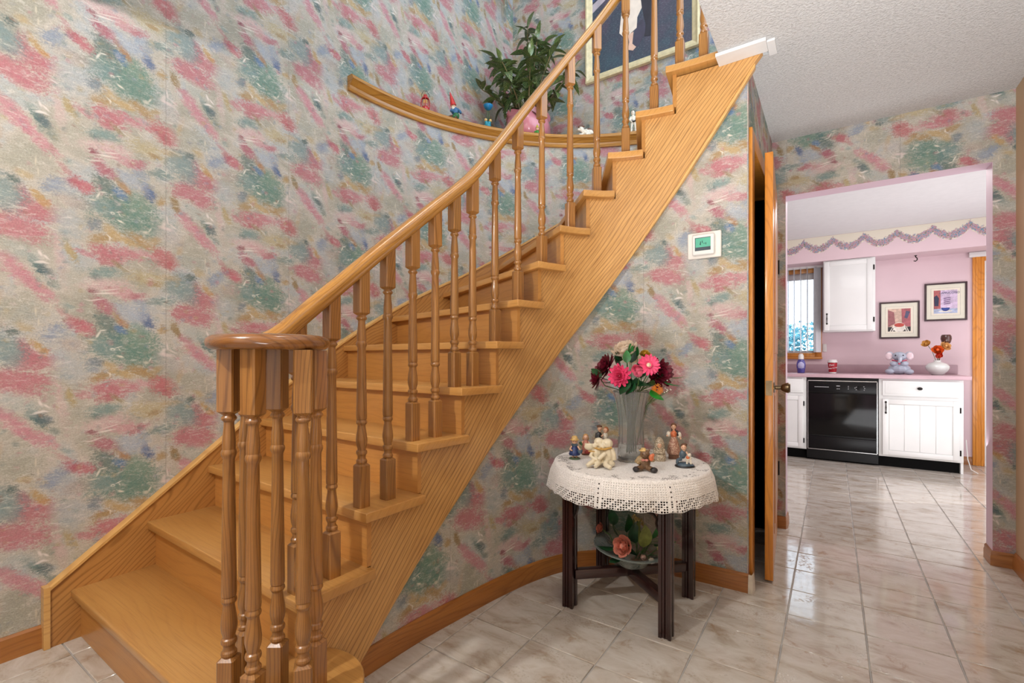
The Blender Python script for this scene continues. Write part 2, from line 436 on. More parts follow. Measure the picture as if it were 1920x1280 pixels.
# ------------------------------------------------------------------ wallpaper
def blob_tree():
    g = bpy.data.node_groups.new('print_blob', 'ShaderNodeTree')
    for n_, ty in (('Base', 'NodeSocketColor'), ('Q', 'NodeSocketVector'), ('Edge', 'NodeSocketFloat'), ('Const', 'NodeSocketVector'), ('A', 'NodeSocketVector'), ('B', 'NodeSocketVector'), ('Col', 'NodeSocketColor'), ('Str', 'NodeSocketFloat'), ('Soft', 'NodeSocketFloat'), ('Amt', 'NodeSocketFloat')):
        g.interface.new_socket(n_, in_out='INPUT', socket_type=ty)
    g.interface.new_socket('Out', in_out='OUTPUT', socket_type='NodeSocketColor')
    t = NT(g); gi = g.nodes.new('NodeGroupInput').outputs; go = g.nodes.new('NodeGroupOutput')
    f = t.n('ShaderNodeVectorMath', operation='ADD', i={0: gi['Q'], 1: gi['Const']}).outputs[0]
    f = t.n('ShaderNodeVectorMath', operation='FRACTION', i={0: f}).outputs[0]
    a = t.n('ShaderNodeVectorMath', operation='DOT_PRODUCT', i={0: f, 1: gi['A']}).outputs['Value']
    b = t.n('ShaderNodeVectorMath', operation='DOT_PRODUCT', i={0: f, 1: gi['B']}).outputs['Value']
    d = t.math('SQRT', t.math('MULTIPLY_ADD', a, a, t.math('MULTIPLY', b, b)))
    d = t.math('MULTIPLY_ADD', gi['Edge'], gi['Amt'], d)
    m = t.n('ShaderNodeMapRange', interpolation_type='SMOOTHSTEP', i={'Value': d, 'From Min': gi['Soft'], 'From Max': 1.32, 'To Min': gi['Str'], 'To Max': 0.}).outputs[0]
    o = t.n('ShaderNodeMix', data_type='RGBA'); g.links.new(m, o.inputs[0]); g.links.new(gi['Base'], o.inputs[6]); g.links.new(gi['Col'], o.inputs[7])
    g.links.new(o.outputs[2], go.inputs[0]); return g
def wallpaper(name='wallpaper'):
    """half-drop repeat print; UV is in repeats of the pattern (0.56 m)"""
    m, t, b = newmat(name); pu, pv = .565, .553
    uv = t.n('ShaderNodeUVMap').outputs[0]
    # brush-like displacement of the print
    nv = t.noise(uv, 5.5, 4, .6, 0, 1)
    nv = t.n('ShaderNodeVectorMath', operation='SUBTRACT', i={0: nv, 1: (.5, .5, .5)}).outputs[0]
    nv = t.n('ShaderNodeVectorMath', operation='SCALE', i={0: nv, 'Scale': .06}).outputs[0]
    P = t.n('ShaderNodeVectorMath', operation='ADD', i={0: uv, 1: nv}).outputs[0]
    def shear(P):
        s = t.n('ShaderNodeSeparateXYZ', i={0: P})
        return t.n('ShaderNodeCombineXYZ', i={0: s.outputs[0], 1: t.math('MULTIPLY_ADD', s.outputs[0], -.5, s.outputs[1]), 2: 0.}).outputs[0]
    Q = shear(P)
    nv2 = t.n('ShaderNodeVectorMath', operation='SCALE', i={0: nv, 'Scale': .22}).outputs[0]
    Q2 = shear(t.n('ShaderNodeVectorMath', operation='ADD', i={0: uv, 1: nv2}).outputs[0])
    streak = t.noise(t.mapping(uv, (11, 19, 1), (0, 0, rad(-35))), 1.0, 5, .72, 1.2)
    speck = t.noise(uv, 60, 3, .7)
    edge = t.math('SUBTRACT', t.math('MULTIPLY_ADD', speck, 1.1, t.math('MULTIPLY', streak, 1.1)), 1.1)
    veil = t.noise(uv, 3.1, 4, .6, .4)
    c = t.ramp(veil, [(.2, (154, 156, 142)), (.4, (172, 168, 154)), (.52, (192, 184, 172)), (.64, (178, 184, 188)), (.85, (186, 168, 148))])
    g = blob_tree()
    def put(c, L, Qs, soft, amt, grow=1.):
        for (u, v, ra, rb, ang, r_, g_, b_, st) in L:
            ra *= grow; rb *= grow
            q0 = u; q1 = v - .5 * u; ca, sa = math.cos(rad(ang)), math.sin(rad(ang))
            A = [(pu * ca + .5 * pv * sa) / ra, pv * sa / ra]; A.append(-(A[0] + A[1]))
            B = [(-pu * sa + .5 * pv * ca) / rb, pv * ca / rb]; B.append(-(B[0] + B[1]))
            n = t.n('ShaderNodeGroup', node_tree=g, i={'Base': c, 'Q': Qs, 'Edge': edge, 'Const': (.5 - q0, .5 - q1, .5), 'A': A, 'B': B, 'Col': (*lin((r_, g_, b_)), 1), 'Str': st, 'Soft': soft, 'Amt': amt})
            c = n.outputs[0]
        return c
    c = put(c, BLOBS, Q, .36, 1.6, 1.16)
    mot = t.maprange(t.noise(uv, 26, 5, .75, .5), .34, .66, 0, 1)
    c = t.mix(t.math('MULTIPLY', mot, .30), c, (184, 174, 156))
    vo = t.n('ShaderNodeTexVoronoi', i={'Vector': t.n('ShaderNodeVectorMath', operation='ADD', i={0: uv, 1: t.n('ShaderNodeVectorMath', operation='SCALE', i={0: nv, 'Scale': 1.2}).outputs[0]}).outputs[0], 'Scale': 17.})
    pal = t.ramp(t.n('ShaderNodeSeparateXYZ', i={0: vo.outputs['Color']}).outputs[0], [(0, (126, 146, 140)), (.18, (186, 126, 136)), (.36, (178, 160, 118)), (.52, (196, 190, 180)), (.68, (146, 156, 170)), (.84, (200, 186, 180)), (.95, (152, 116, 96))], 'CONSTANT')
    dm = t.math('MULTIPLY', t.maprange(vo.outputs['Distance'], .1, .5, .55, 0, True), t.maprange(streak, .42, .58, 0, 1, True))
    c = t.mix(dm, c, pal)
    # dry-brush highlights and darker flecks over everything
    hi = t.maprange(t.noise(t.mapping(uv, (14, 42, 1), (0, 0, rad(40))), 1.0, 5, .7, 1.2), .50, .70, 0, .55, True)
    c = t.mix(hi, c, (214, 209, 200))
    lo = t.maprange(t.noise(t.mapping(uv, (30, 80, 1), (0, 0, rad(-30))), 1.0, 4, .7, .8), .6, .75, 0, .55, True)
    c = t.mix(lo, c, (116, 112, 96))
    fs = t.maprange(t.noise(uv, 120, 3, .8, .5), .36, .64, .84, 1.10)
    c = t.n('ShaderNodeVectorMath', operation='SCALE', i={0: c, 'Scale': fs}).outputs[0]
    c = put(c, [m_[:2] + (m_[2] * .9, m_[3] * .8) + m_[4:8] + (m_[8] * .85,) for m_ in MARKS], Q2, .2, .9, .9)
    # strip seams
    s = t.n('ShaderNodeSeparateXYZ', i={0: uv}).outputs[0]
    sm = t.math('LESS_THAN', t.math('ABSOLUTE', t.math('SUBTRACT', t.math('FRACT', t.math('ADD', s, .5)), .5)), .0022)
    c = t.mix(t.math('MULTIPLY', sm, .35), c, (120, 112, 104))
    c = t.n('ShaderNodeHueSaturation', i={'Saturation': .80, 'Value': 1.03, 'Fac': 1., 'Color': c}).outputs[0]
    c = t.n('ShaderNodeGamma', i={0: c, 1: 1.2}).outputs[0]
    m.node_tree.links.new(c, b.inputs['Base Color'])
    setp(b, Roughness=.62, Specular_IOR_Level=.3)
    bp = t.n('ShaderNodeBump', i={'Strength': .12, 'Distance': .002, 'Height': edge})
    m.node_tree.links.new(bp.outputs[0], b.inputs['Normal'])
    return m
WP = wallpaper()
WHITE = plain('white_paint', (226, 226, 226), .55, .01)
PINKWALL = plain('pink_paint', (224, 198, 204), .6, .015, 3)
LILAC = plain('lilac_paint', (214, 190, 204), .5, .015, 3)
TAN = plain('tan_paint', (196, 170, 138), .6, .02, 3)
def popcorn():
    m, t, b = newmat('stippled_ceiling')
    tc = t.n('ShaderNodeTexCoord').outputs['Object']
    n1 = t.noise(tc, 95, 5, .65, .3)
    c = t.ramp(n1, [(.35, (206, 206, 206)), (.6, (222, 222, 222))])
    m.node_tree.links.new(c, b.inputs['Base Color']); setp(b, Roughness=.9, Specular_IOR_Level=.1)
    bp = t.n('ShaderNodeBump', i={'Strength': .9, 'Distance': .012, 'Height': n1})
    m.node_tree.links.new(bp.outputs[0], b.inputs['Normal']); return m
POP = popcorn()

# ================================================================== STRUCTURE
def struct(name, mb, mat, parent=None, **kw):
    o = mb.build(name, mat, parent, **kw)
    o['kind'] = 'structure'; return o
ZT = 5.15
U0, PU, PV = .864, .565, .553
# floor: grout bed with every tile a piece of its own
def tile_mat():
    m, t, b = newmat('glazed_floor_tile')
    geo = t.n('ShaderNodeNewGeometry').outputs['Position']
    rnd = t.n('ShaderNodeObjectInfo').outputs['Random']
    p = t.n('ShaderNodeVectorMath', operation='ADD', i={0: geo, 1: t.n('ShaderNodeCombineXYZ', i={0: t.math('MULTIPLY', rnd, 31.), 1: t.math('MULTIPLY', rnd, 17.), 2: 0.}).outputs[0]}).outputs[0]
    n1 = t.noise(t.mapping(p, (6, 13, 1), (0, 0, .5)), 1.0, 5, .62, .5)
    c = t.ramp(n1, [(.30, (166, 150, 132)), (.46, (192, 182, 170)), (.62, (204, 197, 188)), (.8, (182, 168, 150))])
    n2 = t.maprange(t.noise(p, 11, 5, .7, .6), .56, .74, 0, .65, True)
    c = t.mix(n2, c, (150, 116, 80))
    # embossed floral band
    band = t.maprange(t.noise(p, 6.5, 2, .5, .8), .57, .62, 0, 1, True)
    vor = t.n('ShaderNodeTexVoronoi', i={'Vector': p, 'Scale': 95.}).outputs['Distance']
    em = t.math('MULTIPLY', band, t.maprange(vor, .15, .5, 1, 0, True))
    c = t.mix(t.math('MULTIPLY', em, .25), c, (150, 130, 104))
    m.node_tree.links.new(c, b.inputs['Base Color'])
    setp(b, Roughness=.09, Specular_IOR_Level=.6)
    hgt = t.math('MULTIPLY_ADD', em, .6, t.math('MULTIPLY', t.noise(p, 9, 2), .9))
    bp = t.n('ShaderNodeBump', i={'Strength': .28, 'Distance': .003, 'Height': hgt})
    m.node_tree.links.new(bp.outputs[0], b.inputs['Normal']); return m
GROUT = plain('grout', (176, 172, 168), .7, .05)
TILE = tile_mat()
fl = struct('floor', MB().box((-2.6, -1.7, -.1), (2.1, 6.7, -.004)), GROUT)
tag(fl, 'floor of glossy beige tiles running from the hall into the kitchen', 'floor')
TW, TL = .264, .2515
tproto = None
def in_view_floor(x, y):
    th = math.atan(602 / 887); s, c = math.sin(th), math.cos(th)
    d = -s * x + c * y; r = c * x + s * y
    if d < .3: return False
    px = 960 + 887 * r / d; py = 670 + 887 * H / d
    return -90 < px < 2010 and py < 1400
for i in range(-12, 9):
    for j in range(-10, 18):
        cx_ = .105 + TW * (i + .5); cy_ = 2.03 + TL * (j + .5)
        if cx_ < -2.5 or cx_ > 1.95 or cy_ > 6.55: continue
        if not in_view_floor(cx_, cy_): continue
        if cy_ < 3.45 and cx_ > .9: continue
        if cy_ > 3.5 and (cx_ < -.75 and cy_ < 7): continue
        if cx_ < -1.42 and cy_ > .78: continue
        if cx_ < -.35 and cy_ > 2.55 and cy_ < 4.4: continue
        if cx_ < -.0 and cy_ > 6.1: continue
        if cx_ < -1.0 and cy_ > 2.35: continue
        if tproto is None:
            tproto = MB().box((-TW / 2 + .002, -TL / 2 + .002, -.02), (TW / 2 - .002, TL / 2 - .002, 0)).build('floor_tile', TILE, fl, bevel=.0022, bseg=1)
            o = tproto
        else:
            o = tproto.copy(); COL.objects.link(o); o.parent = fl
        o.location = (cx_, cy_, random.uniform(-.0004, .0004)); o.rotation_euler = (random.uniform(-.0012, .0012), random.uniform(-.0012, .0012), 0)

# walls
o = struct('wall_left', MB().box((-2.56, -1.6, 0), (-2.42, 3.72, ZT)), WP, uvf=lambda p, n: ((p.y - U0) / PU, p.z / PV))
tag(o, 'left wall of the stairwell covered in pink and teal floral wallpaper', 'wall')
mb = MB(); qs = frange(1.8, 1.8 + PI / 2, 40); L = 0; us = []; pr = None; pts = [co(q) for q in qs]
for p in pts:
    if pr: L += math.hypot(p[0] - pr[0], p[1] - pr[1])
    us.append((1.8 - U0 + L) / PU); pr = p
n = len(pts); vs = []; fs = []
for (x, y), q in zip(pts, qs):
    x2, y2 = co(q, -.03); vs += [(x, y, 0), (x, y, 2.70), (x2, y2, 2.70), (x2, y2, 0)]
for i in range(n - 1):
    for k in range(4): fs.append((4 * i + k, 4 * i + (k + 1) % 4, 4 * i + 4 + (k + 1) % 4, 4 * i + 4 + k))
mb.add(vs, fs)
def uv_curve(p, nn):
    a = math.atan2((p.y - 1.8) / 1.78, -(p.x + .68) / 1.74); k = max(0, min(1, a / (PI / 2))) * 40; i = min(int(k), 39)
    return (us[i] + (us[i + 1] - us[i]) * (k - i), p.z / PV)
o = struct('wall_curve', mb, WP, uvf=uv_curve); tag(o, 'curved wallpapered wall below the corner ledge behind the stairs', 'wall')
mb = MB().box((-2.42, 3.58, 0), (-.42, 3.70, ZT)).box((-.42, 3.58, 2.50), (1.0, 3.70, ZT))
o = struct('wall_back', mb, WP, uvf=lambda p, n: ((p.x + 2.42 + .48) / PU, (p.z + .12) / PV)); tag(o, 'upper stairwell wall with floral wallpaper behind the large picture', 'wall')
# wall under the stairs: follows the plan curve, cut along the stringer
LOW = [(1.40, -.10), (1.603, .096), (1.784, .257), (1.962, .418), (2.219, .683), (2.641, 1.044), (2.991, 1.453), (3.14, 1.672), (3.36, 1.964), (3.516, 2.166), (3.627, 2.34), (3.72, 2.47)]
LOWZ = [(1.40, -.11), (1.603, .090), (1.784, .262), (1.962, .427), (2.219, .668), (2.43, .86), (2.641, 1.055), (2.82, 1.245), (2.991, 1.453), (3.14, 1.655), (3.36, 1.958), (3.516, 2.178), (3.627, 2.34), (3.72, 2.475)]
S_END = 3.624
vs = []; fs = []; ss = frange(1.42, S_END, 70)
for s_ in ss:
    z = max(.001, min(2.43, interp(LOWZ, s_) + .02))
    a = ci(s_, 0); b_ = ci(s_, -.02); vs += [(a[0], a[1], 0), (a[0], a[1], z), (b_[0], b_[1], z), (b_[0], b_[1], 0)]
for i in range(len(ss) - 1):
    for k in range(4): fs.append((4 * i + k, 4 * i + (k + 1) % 4, 4 * i + 4 + (k + 1) % 4, 4 * i + 4 + k))
fs += [(3, 2, 1, 0), tuple(4 * (len(ss) - 1) + k for k in range(4))]
def s_of(p):
    best = 0; bd = 9
    for i in range(0, len(CI)):
        d_ = (CI[i][0] - p.x) ** 2 + (CI[i][1] - p.y) ** 2
        if d_ < bd: bd = d_; best = i
    i = best; a = CI[max(i - 1, 0)]; b_ = CI[min(i + 1, len(CI) - 1)]; l = math.hypot(b_[0] - a[0], b_[1] - a[1])
    return SI[i] + ((p.x - CI[i][0]) * (b_[0] - a[0]) + (p.y - CI[i][1]) * (b_[1] - a[1])) / l
o = struct('wall_under_stairs', MB().add(vs, fs), WP, uvf=lambda p, n: ((s_of(p) - 2.60) / .555, (p.z - .505) / .54 + .988))
tag(o, 'curved wallpapered wall under the stairs behind the small table', 'wall')
# closet wall with its door opening, running to the kitchen wall
mb = MB().box((-.44, 2.392, 0), (-.32, 2.50, 2.43)).box((-.44, 3.32, 0), (-.32, 3.42, 2.43)).box((-.44, 2.50, 2.085), (-.32, 3.32, 2.43))
o = struct('wall_closet', mb, WP, uvf=lambda p, n: ((p.y if abs(n.x) > .5 else p.x) / .53, (p.z - .505) / .54 + .4)); tag(o, 'narrow wallpapered wall around the closet door', 'wall')
mb = MB().box((-.32, 3.41, 0), (-.246, 3.53, 2.45)).box((.681, 3.41, 0), (.90, 3.53, 2.45)).box((-.246, 3.41, 2.079), (.681, 3.53, 2.45))
mb.cur = 1
e = .0012
mb.box((-.246, 3.411, 0), (-.246 + e, 3.529, 2.079)).box((.681 - e, 3.411, 0), (.681, 3.529, 2.079)).box((-.246, 3.411, 2.079 - e), (.681, 3.529, 2.079)).box((-.6, 3.53, 0), (-.246, 3.532, 2.45))
o = struct('wall_kitchen_opening', mb, [WP, LILAC], uvf=lambda p, n: (-(p.x - .481) / .55 + .69, -(p.z - 2.19) / .54 + .488)); tag(o, 'wallpapered wall with the wide opening into the kitchen', 'wall')
o = struct('wall_right', MB().box((.765, -1.6, 0), (.90, 3.41, 2.45)), TAN); tag(o, 'plain tan painted wall at the right edge', 'wall')
o = struct('wall_front', MB().box((-2.56, -1.72, 0), (.9, -1.6, ZT)), TAN); tag(o, 'plain wall behind the camera', 'wall')
# ceilings
mb = MB().box((-.425, .336, 2.43), (.90, 2.285, 2.62)).box((-.235, 2.285, 2.43), (.90, 2.40, 2.62)).box((-.33, 2.40, 2.43), (.90, 3.56, 2.62)).box((-2.56, -1.6, 2.43), (.90, .336, 2.62))
o = struct('ceiling', mb, POP); tag(o, 'white stippled ceiling of the hall', 'ceiling')
o = struct('ceiling_upper', MB().box((-2.56, -1.72, ZT), (1.0, 3.72, ZT + .1)), WHITE); tag(o, 'upper ceiling above the stairwell', 'ceiling')
o = struct('wall_upper_right', MB().box((-.36, .336, 2.62), (-.30, 1.2, ZT)), TAN)
tag(o, 'upper hall wall above the ceiling edge', 'wall')
o = struct('trim_1', MB().box((-.436, 2.262, 2.414), (-.236, 2.349, 2.4285)).box((-.2355, 2.29, 2.420), (-.205, 2.40, 2.4295)), WHITE)
tag(o, 'white trim where the stair stringer meets the ceiling', 'trim')
# kitchen shell
o = struct('wall_kitchen_back', MB().box((-1.6, 6.47, 0), (-.52, 6.6, 2.6)).box((-.52, 6.47, 0), (-.15, 6.6, 1.12)).box((-.52, 6.47, 2.05), (-.15, 6.6, 2.6)).box((-.15, 6.47, 0), (1.17, 6.6, 2.6)).box((1.17, 6.47, 2.0), (1.95, 6.6, 2.6)), PINKWALL); tag(o, 'pink painted kitchen wall behind the counter', 'wall')
o = struct('wall_kitchen_right', MB().box((1.95, 3.53, 0), (2.05, 6.6, 2.6)), PINKWALL); tag(o, 'pink kitchen wall on the right', 'wall')
o = struct('wall_kitchen_left', MB().box((-1.7, 3.72, 0), (-1.6, 6.6, 2.6)), PINKWALL); tag(o, 'kitchen wall on the left', 'wall')
o = struct('ceiling_kitchen', MB().box((-1.6, 3.53, 2.385), (1.95, 6.47, 2.47)), WHITE); tag(o, 'smooth white kitchen ceiling', 'ceiling')
o = struct('ceiling_soffit', MB().box((-1.6, 6.14, 2.115), (1.95, 6.47, 2.385)), PINKWALL); tag(o, 'pink boxed soffit above the kitchen cabinets', 'ceiling')
o = struct('wall_kitchen_front', MB().box((.90, 3.45, 0), (1.95, 3.53, 2.5)).box((-1.6, 3.705, 0), (-.44, 3.72, 2.5)), PINKWALL); tag(o, 'kitchen side of the wall beside the opening', 'wall')

# baseboards
def base_prof(d=.014, h=.085): return [(0, 0), (d, 0), (d, h * .62), (d * .75, h * .72), (d * .75, h * .9), (d * .3, h), (0, h)]
def baseboard(name, path, label, h=.085, d=.014):
    mb = MB().sweep([(x, y, 0) for x, y in path], base_prof(d, h))
    L_ = [0]
    for a, b_ in zip(path, path[1:]): L_.append(L_[-1] + math.hypot(b_[0] - a[0], b_[1] - a[1]))
    def uvf(p, n):
        best = min(range(len(path)), key=lambda i: (path[i][0] - p.x) ** 2 + (path[i][1] - p.y) ** 2)
        return (L_[best] + .3 * (p.x - path[best][0]) , p.z)
    o = mb.build(name, OAK_BASE, uvf=uvf); o['kind'] = 'structure'; return tag(o, label, 'baseboard')
baseboard('baseboard_left', [(-2.42, -1.6), (-2.42, -.5), (-2.42, .478)], 'brown wooden baseboard at the foot of the left wall')
baseboard('baseboard_curve', [ci(s_, 0)[:2] for s_ in frange(1.30, 3.640, 80)], 'curved brown wooden baseboard under the stairs behind the table')
baseboard('baseboard_right', [(.765, 3.40), (.765, 1.5), (.765, -1.5)], 'wooden baseboard along the tan wall')
baseboard('baseboard_opening_right', [(.681, 3.53), (.681, 3.44), (.681, 3.41), (.70, 3.41), (.765, 3.41)][::1], 'dark brown baseboard at the foot of the right jamb of the opening', .075, .012)
baseboard('baseboard_opening_left', [(-.32, 3.41), (-.29, 3.41), (-.2465, 3.41), (-.246, 3.425), (-.246, 3.53)], 'short brown baseboard left of the kitchen opening', .075, .012)
o = MB().sweep([(-.318, 2.378, 0), (-.305, 2.376, 0), (-.302, 2.40, 0), (-.302, 2.43, 0)], [(0, 0), (.006, 0), (.004, .05), (0, .085)]).build('trim_2', plain('cream_vinyl', (216, 204, 186), .4)); o['kind'] = 'structure'
tag(o, 'cream corner piece at the end of the curved baseboard', 'trim')

# ================================================================== STAIRCASE
st = empty('staircase', (-1.8, 1.6, 0), 'curved oak staircase with turned balusters and open stringer rising to the right', 'staircase')
def part(name, mb, mat, **kw): return mb.build(name, mat, kw.pop('parent', st), world=True, **kw)
def t1_outline(inset=0.):
    cx_, cy_, r_ = -1.19, .72, .178 - inset
    P = [(-2.405, .545 + inset)]
    P += [(cx_ + r_ * math.cos(rad(a)), cy_ + r_ * math.sin(rad(a))) for a in range(-90, 106, 8)]
    P += [(-1.262, .885), (-1.30, .86), (-2.405, .86)]
    return P
TH = .032
for k in range(1, 14):
    z = RISE * k
    if k == 1:
        mb = MB().prism(t1_outline(), z - TH, z)
        g = (1, 0, 0)
    else:
        P = [co(NO[k], .03)]
        a = ci(NS[k], .075); P.append(a[:2])
        for s_ in frange(NS[k], NS[k + 1] + .04, 6)[1:]: P.append(ci(s_, .075)[:2])
        P.append(ci(NS[k + 1] + .04, .0415)[:2]); P.append(ci(NS[k + 1] + .032, .0415)[:2])
        P.append(ci(NS[k + 1] + .05, -.02)[:2])
        b_ = co(NO[k + 1] + .045, .03); P.append(b_)
        if NO[k] > 1.8 or NO[k + 1] > 1.8:
            P += [co(q, .03) for q in frange(NO[k + 1] + .045, NO[k], 6)[1:-1]]
        mb = MB().prism(P, z - TH, z)
        g = (P[1][0] - P[0][0], P[1][1] - P[0][1], 0)
    part('tread', mb, OAK_TREAD, bevel=.007, bseg=3, grain=g)
for k in range(1, 15):
    z0, z1 = RISE * (k - 1), RISE * k - TH
    if k == 1:
        P = t1_outline(.028); mb = MB().prism(P, 0.001, z1); g = (1, 0, 0)
    else:
        a = ci(NS[k] + .03, .040); b_ = co(NO[k] + .03, .03)
        d = Vector((a[0] - b_[0], a[1] - b_[1])); nn = Vector((-d.y, d.x)).normalized() * .018
        mb = MB().prism([b_, a[:2], (a[0] + nn.x, a[1] + nn.y), (b_[0] + nn.x, b_[1] + nn.y)], z0, z1); g = (d.x, d.y, 0)
    part('riser', mb, OAK_RISER, grain=g, bevel=0)
# cove under nosing
# open stringer
brk = sorted(set([round(s_, 4) for s_ in frange(1.39, 3.69, 60)] + [round(NS[k] + .046, 4) for k in range(3, 15)] + [round(NS[k] + .0462, 4) for k in range(3, 15)]))
def str_top(s_):
    k = 1
    for kk in range(2, 15):
        if s_ >= NS[kk] + .0461: k = kk
    return min(RISE * k - TH + .001, 2.424)
vs = []; fs = []
for s_ in brk:
    zt = max(str_top(s_), .16); zb = max(0.0, interp(LOWZ, s_)); zb = min(zb, zt - .002)
    a = ci(s_, .0385); b_ = ci(s_, .006); vs += [(a[0], a[1], zb), (a[0], a[1], zt), (b_[0], b_[1], zt), (b_[0], b_[1], zb)]
for i in range(len(brk) - 1):
    for k in range(4): fs.append((4 * i + k, 4 * i + (k + 1) % 4, 4 * i + 4 + (k + 1) % 4, 4 * i + 4 + k))
fs += [(3, 2, 1, 0), tuple(4 * (len(brk) - 1) + k for k in range(4))]
CA, SA = math.cos(rad(50)), math.sin(rad(50))
loc0 = Vector(st.location)
def uv_str(p, n):
    s_ = s_of(p + loc0); z = p.z; return (s_ * CA + z * SA, -s_ * SA + z * CA)
part('open_stringer', MB().add(vs, fs), OAK_STRINGER, uvf=uv_str)
ss = frange(1.52, 3.66, 80)
pts3 = [(*ci(s_, .012)[:2], interp(LOWZ, s_) - .012) for s_ in ss]
part('stringer_moulding', MB().sweep([p for p in pts3 if p[2] > .01], [(-.006, -.008), (.018, -.008), (.021, .002), (.021, .013), (-.006, .013)]), OAK_CAP, uvf=uv_str)
# wall stringer
WT = [(.485, .215), (.50, .226), (.821, .471), (1.064, .66), (1.333, .872), (1.715, 1.145), (1.8 + rad(4.7), 1.27), (1.8 + rad(12.5), 1.415), (1.8 + rad(20.6), 1.545), (1.8 + rad(28.7), 1.665), (1.8 + rad(36.6), 1.80), (1.8 + rad(45), 1.955), (1.8 + rad(60), 2.22), (1.8 + rad(73), 2.41), (1.8 + rad(85), 2.60), (1.8 + rad(96), 2.78)]
qs = frange(.485, 1.8, 24) + frange(1.8, 1.8 + rad(90), 36)[1:]
qs += []
def arcq(q): return q if q <= 1.8 else 1.8 + (q - 1.8) * 1.76
WTA = [(arcq(a), b_) for a, b_ in WT]
fine_ = frange(WTA[0][0], WTA[-1][0], 300); zz_ = [interp(WTA, a) for a in fine_]
for _ in range(160): zz_ = [zz_[0]] + [(zz_[i - 1] + 2 * zz_[i] + zz_[i + 1]) / 4 for i in range(1, len(zz_) - 1)] + [zz_[-1]]
WTS = list(zip(fine_, zz_))
def wtop(q): return interp(WTS, arcq(q))
vs = []; fs = []; arc_ = [0]; pp = None; QP = []
for q in qs:
    zt = wtop(q); zb = max(0, zt - .42)
    a = co(q, .032); b_ = co(q, .001); vs += [(a[0], a[1], zb), (a[0], a[1], zt), (b_[0], b_[1], zt), (b_[0], b_[1], zb)]
    QP.append(a)
for i in range(len(qs) - 1):
    for k in range(4): fs.append((4 * i + k, 4 * i + (k + 1) % 4, 4 * i + 4 + (k + 1) % 4, 4 * i + 4 + k))
fs += [(3, 2, 1, 0), tuple(4 * (len(qs) - 1) + k for k in range(4))]
QL = [0]
for a, b_ in zip(QP, QP[1:]): QL.append(QL[-1] + math.hypot(b_[0] - a[0], b_[1] - a[1]))
CB, SB = math.cos(rad(38)), math.sin(rad(38))
def uv_wst(p, n):
    w = p + loc0; i = min(range(len(QP)), key=lambda i: (QP[i][0] - w.x) ** 2 + (QP[i][1] - w.y) ** 2)
    s_ = QL[i]; return (s_ * CB + p.z * SB, -s_ * SB + p.z * CB)
part('wall_stringer', MB().add(vs, fs), OAK_WALLSTR, uvf=uv_wst)
cp = [(*co(q, .022), wtop(q)) for q in qs]
part('stringer_cap', MB().sweep([(-2.398, .476, 0.0), (-2.398, .4761, .215)] + cp, [(-.022, -.004), (.018, -.004), (.018, .010), (-.022, .014)]) if False else MB().sweep(cp, [(-.021, -.004), (.017, -.004), (.017, .008), (.008, .013), (-.021, .013)]).box((-2.419, .468, .001), (-2.380, .486, .226)), OAK_CAP, uvf=uv_wst)
# handrail
RT = [(1.20, 1.086), (1.30, 1.096), (1.345, 1.128), (1.388, 1.172), (1.532, 1.293), (1.71, 1.444), (1.873, 1.580), (2.016, 1.70), (2.132, 1.80), (2.19, 1.858), (2.245, 1.925), (2.305, 1.995), (2.384, 2.095), (2.556, 2.315), (2.756, 2.57), (2.898, 2.748), (3.003, 2.88), (3.15, 3.07), (3.30, 3.26), (3.46, 3.46)]
rs = frange(1.22, 3.46, 90)
rp = []
for s_ in rs:
    x, y, tt = ci(s_, 0.)
    if s_ < 1.30: k = (1.30 - s_) / .08; x += .05 * k * k
    rp.append((x, y, interp(RT, s_)))
rz = [p[2] for p in rp]
for _ in range(3): rz = [rz[0]] + [(rz[i - 1] + rz[i] + rz[i + 1]) / 3 for i in range(1, len(rz) - 1)] + [rz[-1]]
rp = [(p[0], p[1], z) for p, z in zip(rp, rz)]
prof = []
for i in range(20):
    a = 2 * PI * i / 20; x = math.cos(a); y = math.sin(a)
    prof.append((.031 * math.copysign(abs(x) ** .75, x), (.034 if y > 0 else .034) * math.copysign(abs(y) ** .8, y)))
part('handrail', MB().sweep(rp, prof), OAK_RAIL, smooth=1.2, uvf=lambda p, n: (s_of(p + loc0), (p.z - interp(RT, s_of(p + loc0))) * .8 + n.z * .02))
vp = [(0, 1.0885)] + [(.118, 1.0885), (.130, 1.091), (.138, 1.098), (.1405, 1.106), (.138, 1.115), (.130, 1.122), (.116, 1.1255), (0, 1.127)]
part('volute', MB().lathe(vp[1:-1], 48, T(-1.171, .643, 0)), OAK_DARK, uvf=lambda p, n: (p.x * .8 + p.y * .6, -p.x * .6 + p.y * .8 + p.z * 1.4))
